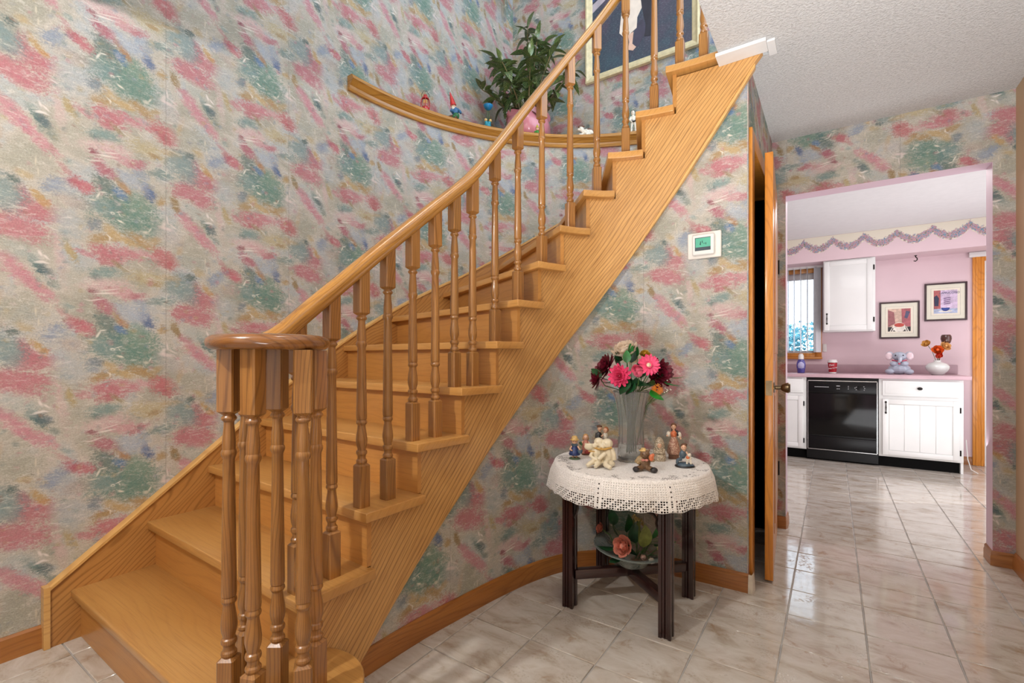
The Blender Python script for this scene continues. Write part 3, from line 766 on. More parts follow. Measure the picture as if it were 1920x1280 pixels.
# balusters
def bal_mesh(h, ubb, name='baluster'):
    """h total height, ubb height of the underside of the upper square block"""
    mb = MB(); w = .0208
    def block(z0, z1, ch0, ch1):
        prof = ([(.55, z0)] if ch0 else []) + [(1, z0 + (.008 if ch0 else 0)), (1, z1 - (.008 if ch1 else 0))] + ([(.55, z1)] if ch1 else [])
        vs = []; fs = []
        c = .0035
        for k, z in prof:
            ww = w * k; cc = c * k
            for sx, sy in ((1, 1), (-1, 1), (-1, -1), (1, -1)):
                if sx * sy > 0: vs += [(sx * ww, sy * (ww - cc), z), (sx * (ww - cc), sy * ww, z)]
                else: vs += [(sx * (ww - cc), sy * ww, z), (sx * ww, sy * (ww - cc), z)]
        m = 8
        for j in range(len(prof) - 1):
            for k in range(m): fs.append((j * m + k, j * m + (k + 1) % m, (j + 1) * m + (k + 1) % m, (j + 1) * m + k))
        fs += [tuple(range(m - 1, -1, -1)), tuple((len(prof) - 1) * m + k for k in range(m))]
        mb.add([Vector(v) for v in vs], fs)
    block(0, .147, False, True); block(ubb, h, True, False)
    P = [(.012, .143), (.0165, .147), (.0182, .152), (.0175, .157), (.0140, .161), (.0128, .167), (.0140, .173), (.0176, .178), (.0182, .183), (.0172, .188), (.0135, .191),
         (.0140, .196), (.0170, .206), (.0186, .217), (.0186, .226), (.0172, .240), (.0148, .256), (.0132, .268), (.0132, .274), (.0165, .278), (.0180, .282), (.0172, .287), (.0150, .291), (.0170, .294), (.0172, .298)]
    s0, s1 = .298, ubb - .105
    P += [(.0176, s0 + .004)] + [(.0176 - .0042 * (k / 6), s0 + .004 + (s1 - s0 - .008) * k / 6) for k in range(1, 7)]
    P += [(.0150, s1), (.0172, s1 + .005), (.0180, s1 + .010), (.0170, s1 + .015), (.0148, s1 + .019), (.0152, s1 + .03), (.0148, s1 + .045), (.0132, s1 + .062), (.0118, s1 + .078), (.0116, s1 + .086),
          (.0130, s1 + .089), (.0165, s1 + .092), (.0178, s1 + .096), (.0160, s1 + .100), (.0135, s1 + .103), (.012, ubb + .004)]
    mb.lathe(P, 18)
    return mb
def bal_uv(p, n):
    return (p.z, math.atan2(p.y, p.x) * .035)
BAL = [(1.40, 2, 1.008 + .01), (1.516, 2, 1.121), (1.630, 3, 1.211), (1.741, 3, 1.310), (1.857, 4, 1.399), (1.968, 4, 1.500), (2.068, 5, 1.581), (2.171, 5, 1.677), (2.307, 6, 1.854), (2.452, 7, 2.038), (2.606, 8, 2.230), (2.777, 9, 2.440), (2.921, 10, 2.632), (3.067, 11, 2.817), (3.207, 12, 2.98), (3.329, 13, 3.13), (3.439, 13, 3.27)]
for s_, k, ubb in BAL:
    x, y, tt = ci(s_, 0.); z0 = RISE * k; h = interp(RT, s_) - .012 - z0
    o = bal_mesh(h, ubb - z0).build('baluster', OAK_BAL, st, smooth=.42, uvf=bal_uv)
    o.location = (x - loc0.x, y - loc0.y, z0); o.rotation_euler = (0, 0, math.atan2(tt[1], tt[0]))
    b0 = o
vb = bal_mesh(.8985, .74)
first = None
for x, y, rz_ in [(-1.234, .574, .62), (-1.125, .577, .35), (-1.194, .675, .60), (-1.057, .661, .95), (-1.118, .735, .2), (-1.318, .655, .1)]:
    if first is None: first = vb.build('baluster', OAK_BAL, st, smooth=.42, uvf=bal_uv); o = first
    else: o = first.copy(); COL.objects.link(o); o.parent = st
    o.location = (x - loc0.x, y - loc0.y, RISE); o.rotation_euler = (0, 0, rz_)

# corner ledge
lg = empty('corner_ledge', (-2.2, 3.3, 2.70), 'curved wooden ledge with moulded edge in the upper stairwell corner', 'ledge')
P = [co(q, .004) for q in frange(1.8, 1.8 + PI / 2, 40)]
part('board', MB().prism([(-2.419, 1.8)] + P + [(-.68, 3.579), (-2.419, 3.579)], 2.745, 2.7642), OAK_BASE, parent=lg, grain=(1, 0, 0))
path = [(*co(q, 0), 2.70) for q in frange(1.8, 1.8 + PI / 2, 60)]
part('moulding', MB().sweep(path, [(.001, -.022), (.016, -.022), (.022, -.008), (.024, .006), (.040, .020), (.046, .030), (.058, .036), (.052, .046), (.050, .058), (.044, .064), (.001, .064)]), OAK_RAIL, parent=lg,
     uvf=lambda p, n: (math.atan2(p.y + 1.5, p.x - 1.5) * 1.8, p.z))

# ================================================================== DOORS, THERMOSTAT, PICTURE
d1 = tag(empty('door_1', (-.33, 3.29, 0)), 'stained wooden closet door standing slightly open beside the under-stair wall', 'door', kind='structure')
d1['kind'] = 'structure'
def wpart(name, mb, mat, par, **kw): return mb.build(name, mat, par, world=True, **kw)
mb = MB().box((-.322, 2.415, 0), (-.306, 2.492, 2.13)).box((-.322, 3.335, 0), (-.306, 3.405, 2.13)).box((-.322, 2.492, 2.052), (-.306, 3.335, 2.13)).box((-.44, 2.492, 0), (-.318, 2.505, 2.06)).box((-.44, 3.32, 0), (-.318, 3.335, 2.06)).box((-.44, 2.505, 2.05), (-.318, 3.32, 2.062))
wpart('door_casing', mb, OAK_TRIM, d1, bevel=.003)
ML = T(-.318, 3.315, 0) @ R(rad(3.6), 'Z')
mb = MB().box((0, -.775, .012), (.035, 0, 2.045), ML)
leaf_ = wpart('door_leaf', mb, OAK_TRIM, d1, bevel=.002)
mb = MB()
for z0, z1 in ((.2, .92), (1.05, 1.9)):
    mb.box((.0345, -.66, z0), (.0375, -.11, z1), ML).box((.036, -.62, z0 + .04), (.041, -.15, z1 - .04), ML)
wpart('door_panel', mb, OAK_TRIM, leaf_, bevel=.002)
BRASS = plain('aged_brass', (116, 100, 76), .3, .15, 30, metal=.9)
DKMET = plain('dark_metal', (38, 34, 32), .35, .2, 60, metal=.7)
KM = ML @ T(.035, -.71, .925)
mb = MB().lathe([(.026, 0), (.026, .004), (.010, .008), (.009, .030), (.016, .036), (.023, .050), (.025, .062), (.020, .070), (.0, .072)][:-1], 20, KM @ R(PI / 2, 'Y'))
wpart('door_knob', mb, BRASS, leaf_)
wpart('latch_plate', MB().box((.004, -.7765, .89), (.031, -.774, .96), ML), BRASS, leaf_)
for z in (.35, 1.58):
    mb = MB().box((.033, -.012, z), (.038, .012, z + .085), ML).lathe([(.006, 0), (.006, .085)], 8, ML @ T(.041, .002, z))
    wpart('hinge', mb, DKMET, d1)

th_ = empty('thermostat', (-.507, 2.378, 1.604), 'white wall thermostat with a small green display on the wall under the stairs', 'thermostat')
PLAS = plain('cream_plastic', (228, 222, 214), .35, .01)
PLAS2 = plain('white_plastic', (226, 224, 220), .3, .01)
mb = MB().box((-.076, -.009, -.0625), (.076, .004, .0625)); mb.build('back_plate', PLAS, th_, bevel=.008, bseg=3)
mb = MB().box((-.05, -.03, -.05), (.05, -.008, .048)); mb.build('housing', PLAS2, th_, bevel=.008, bseg=3)
mb = MB().box((-.036, -.0315, -.030), (.034, -.0305, .032)); mb.build('display_bezel', plain('lcd_bezel', (60, 72, 80), .6), th_)
mb = MB().box((-.033, -.0325, -.014), (.034, -.0314, .029)); mb.build('display', plain('lcd_green', (96, 176, 150), .6, .02, spec=.2), th_)
mb = MB()
for a in ((-.012, -.004, .006, .011), (-.004, .004, .004, .014), (.004, .0, .016, .003), (-.014, .001, -.008, -.002), (.012, -.003, .015, .004)):
    mb.box((min(a[0], a[2]), -.0332, min(a[1], a[3])), (min(a[0], a[2]) + .003, -.0324, max(a[1], a[3]) + .002))
mb.build('display_symbol', plain('lcd_ink', (30, 60, 58), .6), th_)

# large picture on the upper wall
pc = empty('framed_picture', (-1.235, 3.575, 3.31), 'large cream framed picture of a night street with two figures, high above the stairs', 'picture')
FR = plain('cream_frame', (214, 200, 160), .4, .06, 30)
W2, HT = .445, 1.15
prof = [(0, 0), (.055, 0), (.055, .012), (.040, .022), (.020, .026), (.012, .034), (0, .030)]
for nm, a, b_ in (('frame_rail', (-W2, 0), (W2, 0)), ('frame_rail', (W2, HT), (-W2, HT)), ('frame_rail', (W2, 0), (W2, HT)), ('frame_rail', (-W2, HT), (-W2, 0))):
    dx, dz = b_[0] - a[0], b_[1] - a[1]; l = math.hypot(dx, dz); ux, uz = dx / l, dz / l; nx, nz = -uz, ux
    vs = []
    for (t_, e_) in ((0, 1), (l, -1)):
        for w_, d_ in prof: vs.append(Vector((a[0] + ux * (t_ + e_ * w_) + nx * w_, -d_, a[1] + uz * (t_ + e_ * w_) + nz * w_)))
    m_ = len(prof); fs = [(k, (k + 1) % m_, m_ + (k + 1) % m_, m_ + k) for k in range(m_)] + [tuple(range(m_)), tuple(range(2 * m_ - 1, m_ - 1, -1))]
    MB().add(vs, fs).build(nm, FR, pc, grain=(ux, 0, uz))
def paint_mat():
    m, t, b = newmat('night_street_paint'); tc = t.n('ShaderNodeTexCoord').outputs['Object']
    n1 = t.noise(tc, 3, 4, .6); n2 = t.noise(t.mapping(tc, (60, 1, 150)), 1, 3, .7)
    c = t.ramp(n1, [(.3, (54, 84, 96)), (.5, (56, 62, 78)), (.62, (74, 66, 84)), (.8, (46, 46, 56))])
    c = t.mix(t.maprange(n2, .5, .75, 0, .6), c, (116, 128, 138))
    m.node_tree.links.new(c, b.inputs['Base Color']); setp(b, Roughness=.5); return m
canvas = MB().box((-W2 + .04, -.010, .04), (W2 - .04, -.004, HT - .04)).build('canvas', paint_mat(), pc)
PX_ = 0.
def flat(name, pts, mat, par, y=-.0115):
    pts = [(x + PX_, z - abs(PX_) * .4) for x, z in pts]
    vs = [Vector((x, y, z)) for x, z in pts] + [Vector((x, y + .001, z)) for x, z in pts]; n_ = len(pts)
    return MB().add(vs, [tuple(range(n_)), tuple(range(2 * n_ - 1, n_ - 1, -1))] + [(i, (i + 1) % n_, n_ + (i + 1) % n_, n_ + i) for i in range(n_)]).build(name, mat, par, flat=True)
SKIN = plain('painted_skin', (214, 176, 156), .5, .04)
PX_ = -.06
flat('painted_dress', [(-.10, .34), (-.085, .48), (-.06, .72), (-.07, .95), (.07, .95), (.065, .6), (.08, .47), (.045, .41), (.04, .33), (-.02, .30), (-.045, .27)], plain('painted_cream_cloth', (224, 210, 196), .5, .05, 12), canvas)
flat('painted_leg', [(-.03, .30), (.015, .31), (.005, .22), (.035, .185), (.01, .165), (-.03, .185), (-.02, .24)], SKIN, canvas, -.0112)
flat('painted_coat', [(.07, .95), (.065, .6), (.08, .47), (.11, .33), (.10, .24), (.19, .22), (.21, .5), (.22, .95)], plain('painted_dark_cloth', (40, 40, 52), .5, .1), canvas, -.0113)
flat('painted_shadow', [(.04, .36), (.09, .38), (.12, .28), (.05, .18), (.0, .2)], plain('painted_dusk', (64, 62, 80), .5, .1), canvas, -.0110)
PX_ = 0.
flat('painted_kerb', [(-.40, .56), (-.40, .63), (-.15, .74), (-.15, .70)], plain('painted_kerb', (178, 168, 178), .5, .06), canvas, -.0112)
flat('painted_house', [(-.40, .65), (-.40, 1.0), (-.17, 1.0), (-.17, .76)], plain('painted_house', (64, 84, 136), .5, .14, 14), canvas, -.0111)

# ================================================================== SIDE TABLE
TX, TY, ZT_ = -.735, 1.995, .612
tb = empty('side_table', (TX, TY, 0), 'small dark mahogany table with square grooved legs and crossed stretchers against the curved wall', 'table')
LEGS = [(-.205, -.165), (.205, -.160), (.20, .205), (-.205, .185)]
for x, y in LEGS:
    P = []; w = .024; g_ = .005
    for sx, sy in ((1, -1), (1, 1), (-1, 1), (-1, -1)):
        P.append((sx * w, sy * w))
    # square leg with two reeded grooves on the outward faces
    out = [(-w, -w), (-w + .012, -w), (-w + .014, -w + g_), (-.003, -w + g_), (0, -w), (.003, -w + g_), (w - .014, -w + g_), (w - .012, -w), (w, -w), (w, -w + .012), (w - g_, -w + .014), (w - g_, w - .014), (w, w - .012), (w, w), (-w, w), (-w, w - .012), (-w + g_, w - .014), (-w + g_, -w + .014), (-w, -w + .012)]
    o = MB().prism(out, 0, ZT_ - .03).build('leg', MAHOG, tb, grain=(0, 0, 1)); o.location = (x, y, 0)
for a, b_, nm in ((LEGS[0], LEGS[2], 'stretcher'), (LEGS[1], LEGS[3], 'stretcher')):
    d = Vector((b_[0] - a[0], b_[1] - a[1], 0)); l = d.length; M_ = T(a[0], a[1], .117) @ R(math.atan2(d.y, d.x), 'Z')
    MB().box((.02, -.017, 0), (l - .02, .017, .04), M_).build(nm, MAHOG, tb, bevel=.003, grain=d)
MB().box((-.205, -.172, ZT_ - .07), (.205, -.155, ZT_ - .015)).box((-.205, .18, ZT_ - .07), (.205, .197, ZT_ - .015)).box((-.213, -.165, ZT_ - .07), (-.197, .19, ZT_ - .015)).box((.197, -.165, ZT_ - .07), (.213, .19, ZT_ - .015)).build('apron', MAHOG, tb, grain=(1, 0, 0))
MB().lathe([(.318, ZT_ - .018), (.322, ZT_ - .012), (.322, ZT_ - .004), (.316, ZT_)], 56).build('tabletop', MAHOG, tb, grain=(1, 0, 0))
def bracket(M_):
    mb = MB(); z = ZT_ - .124
    mb.tube([(.022, 0, z - .10), (.032, 0, z - .082), (.038, 0, z - .062), (.036, 0, z - .044), (.048, 0, z - .030), (.068, 0, z - .026), (.088, 0, z - .020), (.108, 0, z - .006), (.116, 0, z + .06)], [.005, .0055, .006, .006, .0065, .006, .006, .005, .005], 6, M_)
    mb.tube([(.036, 0, z - .044), (.027, 0, z - .022), (.028, 0, z + .06)], .005, 6, M_); mb.tube([(.048, 0, z - .03), (.056, 0, z - .008), (.052, 0, z + .06)], .005, 6, M_)
    mb.tube([(.022, 0, z - .105), (.022, 0, z + .004)], .004, 6, M_)
    return mb
BRM = plain('dark_fretwork', (44, 34, 30), .3, .15, coat=.3)
for (x, y), dirs in zip(LEGS, ((0, PI / 2), (PI, PI / 2), (PI, -PI / 2), (0, -PI / 2))):
    for a in dirs: bracket(T(x, y, 0) @ R(a, 'Z')).build('bracket', BRM, tb)

# crocheted cloth
def crochet_mat():
    m, t, b = newmat('crochet_cotton'); tc = t.n('ShaderNodeTexCoord').outputs['Object']
    v = t.n('ShaderNodeTexVoronoi', i={'Vector': tc, 'Scale': 210.}).outputs['Distance']
    sep = t.n('ShaderNodeSeparateXYZ', i={0: tc})
    r_ = t.math('SQRT', t.math('ADD', t.math('MULTIPLY', sep.outputs[0], sep.outputs[0]), t.math('MULTIPLY', sep.outputs[1], sep.outputs[1])))
    # open-work flower border near the rim of the top
    bandm = t.math('MULTIPLY', t.maprange(t.noise(tc, 17, 2, .5, 1.), .53, .56, 0, 1), t.math('MULTIPLY', t.maprange(r_, .25, .27, 0, 1), t.maprange(r_, .318, .322, 1, 0)))
    hole = t.maprange(v, .42, .55, 0, 1)
    c = t.mix(t.math('MULTIPLY', hole, .30), (246, 242, 238), (186, 178, 172))
    c = t.mix(t.math('MULTIPLY', t.math('MULTIPLY', bandm, hole), .7), c, (96, 84, 80))
    m.node_tree.links.new(c, b.inputs['Base Color']); setp(b, Roughness=.85, Specular_IOR_Level=.15)
    bp = t.n('ShaderNodeBump', i={'Strength': .6, 'Distance': .002, 'Height': v}); m.node_tree.links.new(bp.outputs[0], b.inputs['Normal']); return m
def make_cloth():
    zc = .0045; N = 224; R0 = .325; rows = 13; cell = .0082
    bm = bmesh.new(); rings = []
    for r_ in (0.08, .16, .24, .29, .315): rings.append([bm.verts.new((r_ * math.cos(2 * PI * k / N), r_ * math.sin(2 * PI * k / N), zc)) for k in range(N)])
    for j in range(rows + 1):
        row = []
        for k in range(N):
            a = 2 * PI * k / N; t_ = j / rows
            wav = .5 * math.sin(a * 9 + .6) + .3 * math.sin(a * 17 + 2) + .2 * math.sin(a * 28)
            r_ = R0 + .010 * min(1, t_ * 3) + .018 * t_ + .009 * t_ * wav
            z = zc - .002 - cell * j - (.004 * (t_ ** 2) * math.sin(a * 7 + 1)) - (.0025 * math.cos(a * 28) if j == rows else 0)
            if j == 0: r_ = R0; z = zc - .001
            row.append(bm.verts.new((r_ * math.cos(a), r_ * math.sin(a), z)))
        rings.append(row)
    c0 = bm.verts.new((0, 0, zc))
    for k in range(N): bm.faces.new((c0, rings[0][k], rings[0][(k + 1) % N]))
    for j in range(len(rings) - 1):
        for k in range(N):
            q = (rings[j][k], rings[j + 1][k], rings[j + 1][(k + 1) % N], rings[j][(k + 1) % N]); jj = j - 5
            if jj < 1 or k % 28 in (1, 27): bm.faces.new(q); continue
            op = .68 if jj >= 8 else (.62 if k % 28 == 0 and jj % 2 == 0 else (.0 if k % 28 == 0 else .24))
            if jj >= 8 and (k + jj) % 4 == 3: op = .3
            if op == 0: bm.faces.new(q); continue
            c_ = (q[0].co + q[1].co + q[2].co + q[3].co) / 4; inn = [bm.verts.new(c_ + (v.co - c_) * op) for v in q]
            for e in range(4): bm.faces.new((q[e], q[(e + 1) % 4], inn[(e + 1) % 4], inn[e]))
    me = bpy.data.meshes.new('tablecloth'); bm.to_mesh(me); bm.free(); me.materials.append(crochet_mat())
    for p in me.polygons: p.use_smooth = True
    o = bpy.data.objects.new('tablecloth', me); COL.objects.link(o); o.location = (TX, TY, ZT_)
    md = o.modifiers.new('solid', 'SOLIDIFY'); md.thickness = .0016; md.offset = 0
    return tag(o, 'round white crocheted tablecloth with a lacy openwork hem over the small table', 'tablecloth')
make_cloth()
TOPZ = ZT_ + .0056

# ------------------------------------------------------------------ flowers
vz = (TX, TY + .02, TOPZ)
VX, VY = vz[0], vz[1]
RV = Vector((.827, .562, 0)); FW = Vector((-.562, .827, 0))    # to the right / away, seen from the stairs' foot
def orient(loc, d, spin=0):
    q = Vector(d).normalized().to_track_quat('Z', 'Y'); return Matrix.Translation(loc) @ q.to_matrix().to_4x4() @ R(spin, 'Z')
def petals(mb, M_, n, r0, r1, w, lift, z0=0., curl=0., ph=0., jit=.08):
    for k in range(n):
        a = 2 * PI * k / n + ph + random.uniform(-jit, jit); l = (r1 - r0) * random.uniform(.9, 1.08); up = lift + random.uniform(-.08, .08)
        vs = []
        for i, (t_, ww) in enumerate(((0, .35), (.35, .85), (.7, 1.), (.92, .62), (1., .12))):
            rr = r0 + l * t_ * math.cos(up + curl * t_); zz = z0 + l * t_ * math.sin(up + curl * t_)
            for s_ in (-1, 0, 1):
                vs.append(M_ @ R(a, 'Z') @ Vector((rr, s_ * w * ww * .5, zz + (abs(s_) * .12 * w))))
        fs = []
        for i in range(4):
            for j in range(2): b0_ = i * 3 + j; fs.append((b0_, b0_ + 1, b0_ + 4, b0_ + 3))
        mb.add(vs, fs)
def leafmesh(L_, W_, bend=.3, fold=.15, seg=7):
    mb = MB(); vs = []
    for i in range(seg + 1):
        t_ = i / seg; w = W_ * .5 * (math.sin(PI * min(1, t_ ** .8)) ** .8 if 0 < t_ < 1 else .03)
        x = L_ * t_ * (1 - .15 * bend * t_); z = -bend * L_ * t_ * t_ * .6
        for s_ in (-1, -.5, 0, .5, 1): vs.append((x, s_ * w, z + abs(s_) * w * fold))
    fs = []
    for i in range(seg):
        for j in range(4): b0_ = i * 5 + j; fs.append((b0_, b0_ + 1, b0_ + 6, b0_ + 5))
    mb.add([Vector(v) for v in vs], fs); return mb
def leaf_uv(L_, W_):
    return lambda p, n: (p.x / L_, p.y / W_ + .5)
STEM = plain('stem_green', (64, 98, 44), .5, .15, 40)
LGREEN = plain('silk_leaf_green', (36, 104, 50), .4, .25, 30)
LDARK = plain('silk_leaf_dark', (24, 66, 36), .4, .25, 30)
LBRIGHT = plain('silk_leaf_bright', (30, 140, 48), .35, .15, 30)
LOLIVE = plain('dried_leaf_olive', (128, 138, 72), .5, .15, 30)
PKHOT = plain('petal_hot_pink', (232, 72, 116), .5, .12, 40)
PKSOFT = plain('petal_pink', (236, 104, 134), .5, .12, 40)
BURG = plain('petal_burgundy', (96, 12, 34), .5, .25, 50)
CREAM = plain('petal_cream', (232, 212, 190), .5, .06, 40)
ORANGE = plain('petal_orange', (222, 132, 44), .5, .15, 40)
YELL = plain('petal_yellow', (206, 160, 58), .5, .15, 40)
def stem_path(base, e_):
    if abs(base.x - TX) < .1 and abs(base.y - TY) < .12 and .6 < base.z < .75:      # standing in the crystal vase: keep inside its glass
        h = .925 - base.z; ax = Vector((VX, VY, 0)) - Vector((base.x, base.y, 0)); d = Vector((e_.x, e_.y, 0)) - ax
        d = d.normalized() * min(d.length, .055)
        return [Vector((0, 0, 0)), ax * .7 + d * .15 + Vector((0, 0, h * .45)), ax + d * .75 + Vector((0, 0, h))]
    return [Vector((0, 0, 0)), e_ * .5 + Vector((0, 0, .03))]
def flower(label, loc, face, r, kind, mat, stem_to, group=None, ctr=None, cat='flower', leaf=None):
    o = empty('silk_flower', stem_to, label, cat, group); base = Vector(stem_to)
    M_ = orient(Vector(loc) - base, face, random.uniform(0, 1)); mb = MB()
    if kind == 'dahlia':
        for i, (n_, rr, up) in enumerate(((14, 1., .05), (13, .92, .35), (11, .78, .65), (8, .6, .95), (5, .4, 1.25))): petals(mb, M_, n_, r * .08, r * rr, r * .30, up, r * .05 * i, .2, i * .3)
    elif kind == 'gerbera':
        for i, (n_, rr, up) in enumerate(((16, 1., .10), (15, .9, .28), (10, .35, .8))): petals(mb, M_, n_, r * .14, r * rr, r * .24, up, r * .03 * i, -.1, i * .2, .03)
    elif kind == 'rose':
        for i, (n_, rr, up) in enumerate(((6, 1., .25), (6, .95, .65), (5, .85, .95), (5, .7, 1.15), (4, .5, 1.3), (3, .35, 1.45))): petals(mb, M_, n_, r * .10, r * rr, r * .78, up, 0, .35, i * .6)
        mb.ell((0, 0, r * .3), (r * .35, r * .35, r * .35), M_, 8, 6)
    elif kind == 'bud':
        for i, (n_, rr, up) in enumerate(((5, 1.2, 1.15), (4, 1.3, 1.3), (3, 1.2, 1.45))): petals(mb, M_, n_, r * .12, r * rr, r * .8, up, 0, .2, i * .5)
        mb.ell((0, 0, r * .45), (r * .45, r * .45, r * .6), M_, 10, 7)
    mb.build('petals', mat, o, smooth=1.5)
    if ctr is not None: MB().ell((0, 0, r * .12), (r * .2, r * .2, r * .12), M_, 10, 6).build('flower_centre', ctr, o)
    e_ = Vector(loc) - base
    fd = Vector(face).normalized()
    MB().tube(stem_path(base, e_) + [e_ * .9 - fd * .012, e_ - fd * .002], .0022, 6).build('stem', STEM, o)
    if leaf:
        for (lf, L_, d_, roll, off) in leaf:
            q = orient(e_ + Vector(off), d_, 0) @ R(-PI / 2, 'Y') @ R(roll, 'X')
            l_ = leafmesh(L_, L_ * .55, .3).build('leaf', lf, o); l_.matrix_local = q
    return o

def vp_(px, py, dep=0.):   # point around the vase: px metres right, py height, dep metres away from the viewer
    p = Vector((VX, VY, 0)) + RV * px + FW * dep; return Vector((p.x, p.y, py))
# glass vase
GL = glass('cut_crystal', (.97, .98, .98), .06, 1.45)
GLC = glass('cut_crystal_base', (.95, .97, .96), .03, 1.5, 46)
for m_g in (GL, GLC):
    nt = m_g.node_tree; mx = nt.nodes.new('ShaderNodeMixShader'); df = nt.nodes.new('ShaderNodeBsdfDiffuse'); df.inputs[0].default_value = (.8, .82, .8, 1); mx.inputs[0].default_value = .16
    nt.links.new(nt.nodes['Principled BSDF'].outputs[0], mx.inputs[1]); nt.links.new(df.outputs[0], mx.inputs[2]); nt.links.new(mx.outputs[0], nt.nodes['Material Output'].inputs[0])
va = empty('glass_vase', vz, 'tall flared crystal vase with a cut starburst base on the lace tablecloth', 'vase')
outp = [(.050, 0), (.056, .004), (.056, .03), (.054, .08)]; 
MB().lathe([(.002, .012), (.040, .012), (.048, .02), (.050, .078), (.056, .078), (.058, .03), (.057, .004), (.052, 0.0), (.002, 0.0)], 32, caps=False).build('cut_base', GLC, va)
MB().lathe([(.0505, .0785), (.050, .13), (.052, .19), (.060, .25), (.074, .302), (.077, .306), (.0785, .302), (.064, .25), (.056, .19), (.054, .13), (.0565, .0785)], 16, caps=False).build('vase_body', GL, va, smooth=.2)
up = Vector((.3, -.95, .25))
SB = vp_(0, TOPZ + .05)
tf = lambda a, b=0: vp_(a, TOPZ + .035, b)
m_ = .00238
def pz(y): return H + (670 - y) * m_
flower('large cream silk rose at the top of the bouquet', vp_((1187 - 1193) * m_, pz(666), .02), (-.1, -.5, .8), .070, 'rose', CREAM, tf(-.01, .01), leaf=[(LGREEN, .06, (.3, -.4, 1), .3, (.02, -.02, -.01)), (LDARK, .05, (-.6, -.6, .3), 0, (-.01, -.02, -.02))])
flower('burgundy dahlia at the left of the bouquet, upper of the two', vp_((1151 - 1193) * m_, pz(690), 0), (-.6, -.6, .45), .070, 'dahlia', BURG, tf(-.015))
flower('burgundy dahlia lowest on the left side of the bouquet', vp_((1134 - 1193) * m_, pz(708), -.01), (-.85, -.5, .05), .058, 'dahlia', BURG, tf(-.02, -.005), leaf=[(LDARK, .06, (-.7, -.4, .5), .2, (.02, -.02, .01))])
flower('hot pink dahlia at the front left of the bouquet', vp_((1166 - 1193) * m_, pz(703), -.07), (.05, -1, .15), .054, 'dahlia', PKHOT, tf(-.01, -.01))
flower('pink silk rose in the middle of the bouquet', vp_((1194 - 1193) * m_, pz(700), -.115), (.15, -.8, .55), .046, 'bud', PKSOFT, tf(0, -.01))
flower('bright pink gerbera daisy with pale centre in the bouquet', vp_((1217 - 1193) * m_, pz(684), -.07), (.45, -.85, .35), .050, 'gerbera', PKHOT, tf(.01, -.01), ctr=plain('pale_centre', (206, 190, 160), .6, .2, 90))
flower('burgundy dahlia at the right of the bouquet', vp_((1239 - 1193) * m_, pz(700), -.02), (.8, -.6, .2), .070, 'dahlia', BURG, tf(.02))
flower('yellow silk blossom behind the pink gerbera', vp_((1221 - 1193) * m_, pz(668), .02), (.2, -.5, .8), .03, 'rose', YELL, tf(.01, .01))
flower('small orange lily low on the right rim of the vase', vp_((1236 - 1193) * m_, pz(728), -.04), (.6, -.8, -.1), .028, 'gerbera', ORANGE, tf(.02, -.01))
def sprig(label, pts, mat, base, L_, group=None):
    o = empty('leaf_sprig', base, label, 'leaf', group); B0 = Vector(base)
    for (p, d_, roll, sc) in pts:
        e_ = Vector(p) - B0; MB().tube(stem_path(B0, e_) + [e_], .0014, 5).build('stem', STEM, o)
        l_ = leafmesh(L_ * sc, L_ * sc * .62, .35).build('leaf', mat, o); l_.matrix_local = orient(e_, d_, 0) @ R(-PI / 2, 'Y') @ R(roll, 'X')
    return o
def lv(x, y, dep=-.05): return vp_((x - 1193) * m_, pz(y), dep)
sprig('dark green silk leaves hanging over the front rim of the vase', [(lv(1178, 706, -.075), (-.1, -.35, -.9), PI / 2, 1.25), (lv(1190, 715, -.08), (-.25, -.4, -.8), PI / 2, 1.), (lv(1205, 712, -.06), (.5, -.4, -.3), PI / 2, 1.05), (lv(1160, 705, -.05), (-.5, -.3, -.6), PI / 2, .8)], LDARK, tf(-.01, -.02), .07)
sprig('bright green silk leaf at the right shoulder of the vase', [(lv(1224, 728, -.05), (.55, -.3, -.55), PI / 2, 1.1)], LBRIGHT, tf(.02, -.02), .078)
sprig('green silk leaves reaching out to the far right of the bouquet', [(lv(1262, 706, -.02), (.8, .1, -.1), PI / 2, .9), (lv(1248, 712, -.04), (.7, -.1, -.35), PI / 2, 1.)], LGREEN, tf(.025, 0), .078)
sprig('green silk leaves between the cream rose and the pink rose', [(lv(1180, 680, -.05), (.1, -.2, 1), PI / 2, 1.), (lv(1188, 668, -.03), (.2, -.1, 1), PI / 2, 1.), (lv(1205, 668, 0), (-.1, -.2, 1), PI / 2, .8), (lv(1236, 685, -.01), (.2, 0, 1), PI / 2, .8), (lv(1176, 690, -.03), (-.6, -.3, .4), PI / 2, .9)], LGREEN, tf(0, 0), .058)
sprig('dark leaves filling the middle of the bouquet behind the pink blooms', [(lv(1170, 712, -.01), (-.5, -.5, -.2), PI / 2, 1.2), (lv(1186, 716, -.03), (0, -.6, .3), PI / 2, 1.2), (lv(1200, 722, -.04), (.2, -.7, .2), PI / 2, 1.2), (lv(1215, 722, -.02), (.5, -.5, .1), PI / 2, 1.2), (lv(1210, 708, 0), (.2, -.4, .8), PI / 2, 1.2), (lv(1176, 690, .02), (-.3, -.3, .9), PI / 2, 1.2), (lv(1196, 680, .02), (.1, -.3, 1), PI / 2, 1.2), (lv(1228, 715, .0), (.7, -.3, .2), PI / 2, 1.1), (lv(1155, 712, .0), (-.8, -.3, .2), PI / 2, 1.1)], LDARK, tf(.0, .01), .075)
o = empty('baby_breath', tf(.02, .02), 'tiny white baby breath sprig on the right of the bouquet', 'flower'); B0 = Vector(o.location); mb = MB(); mb2 = MB()
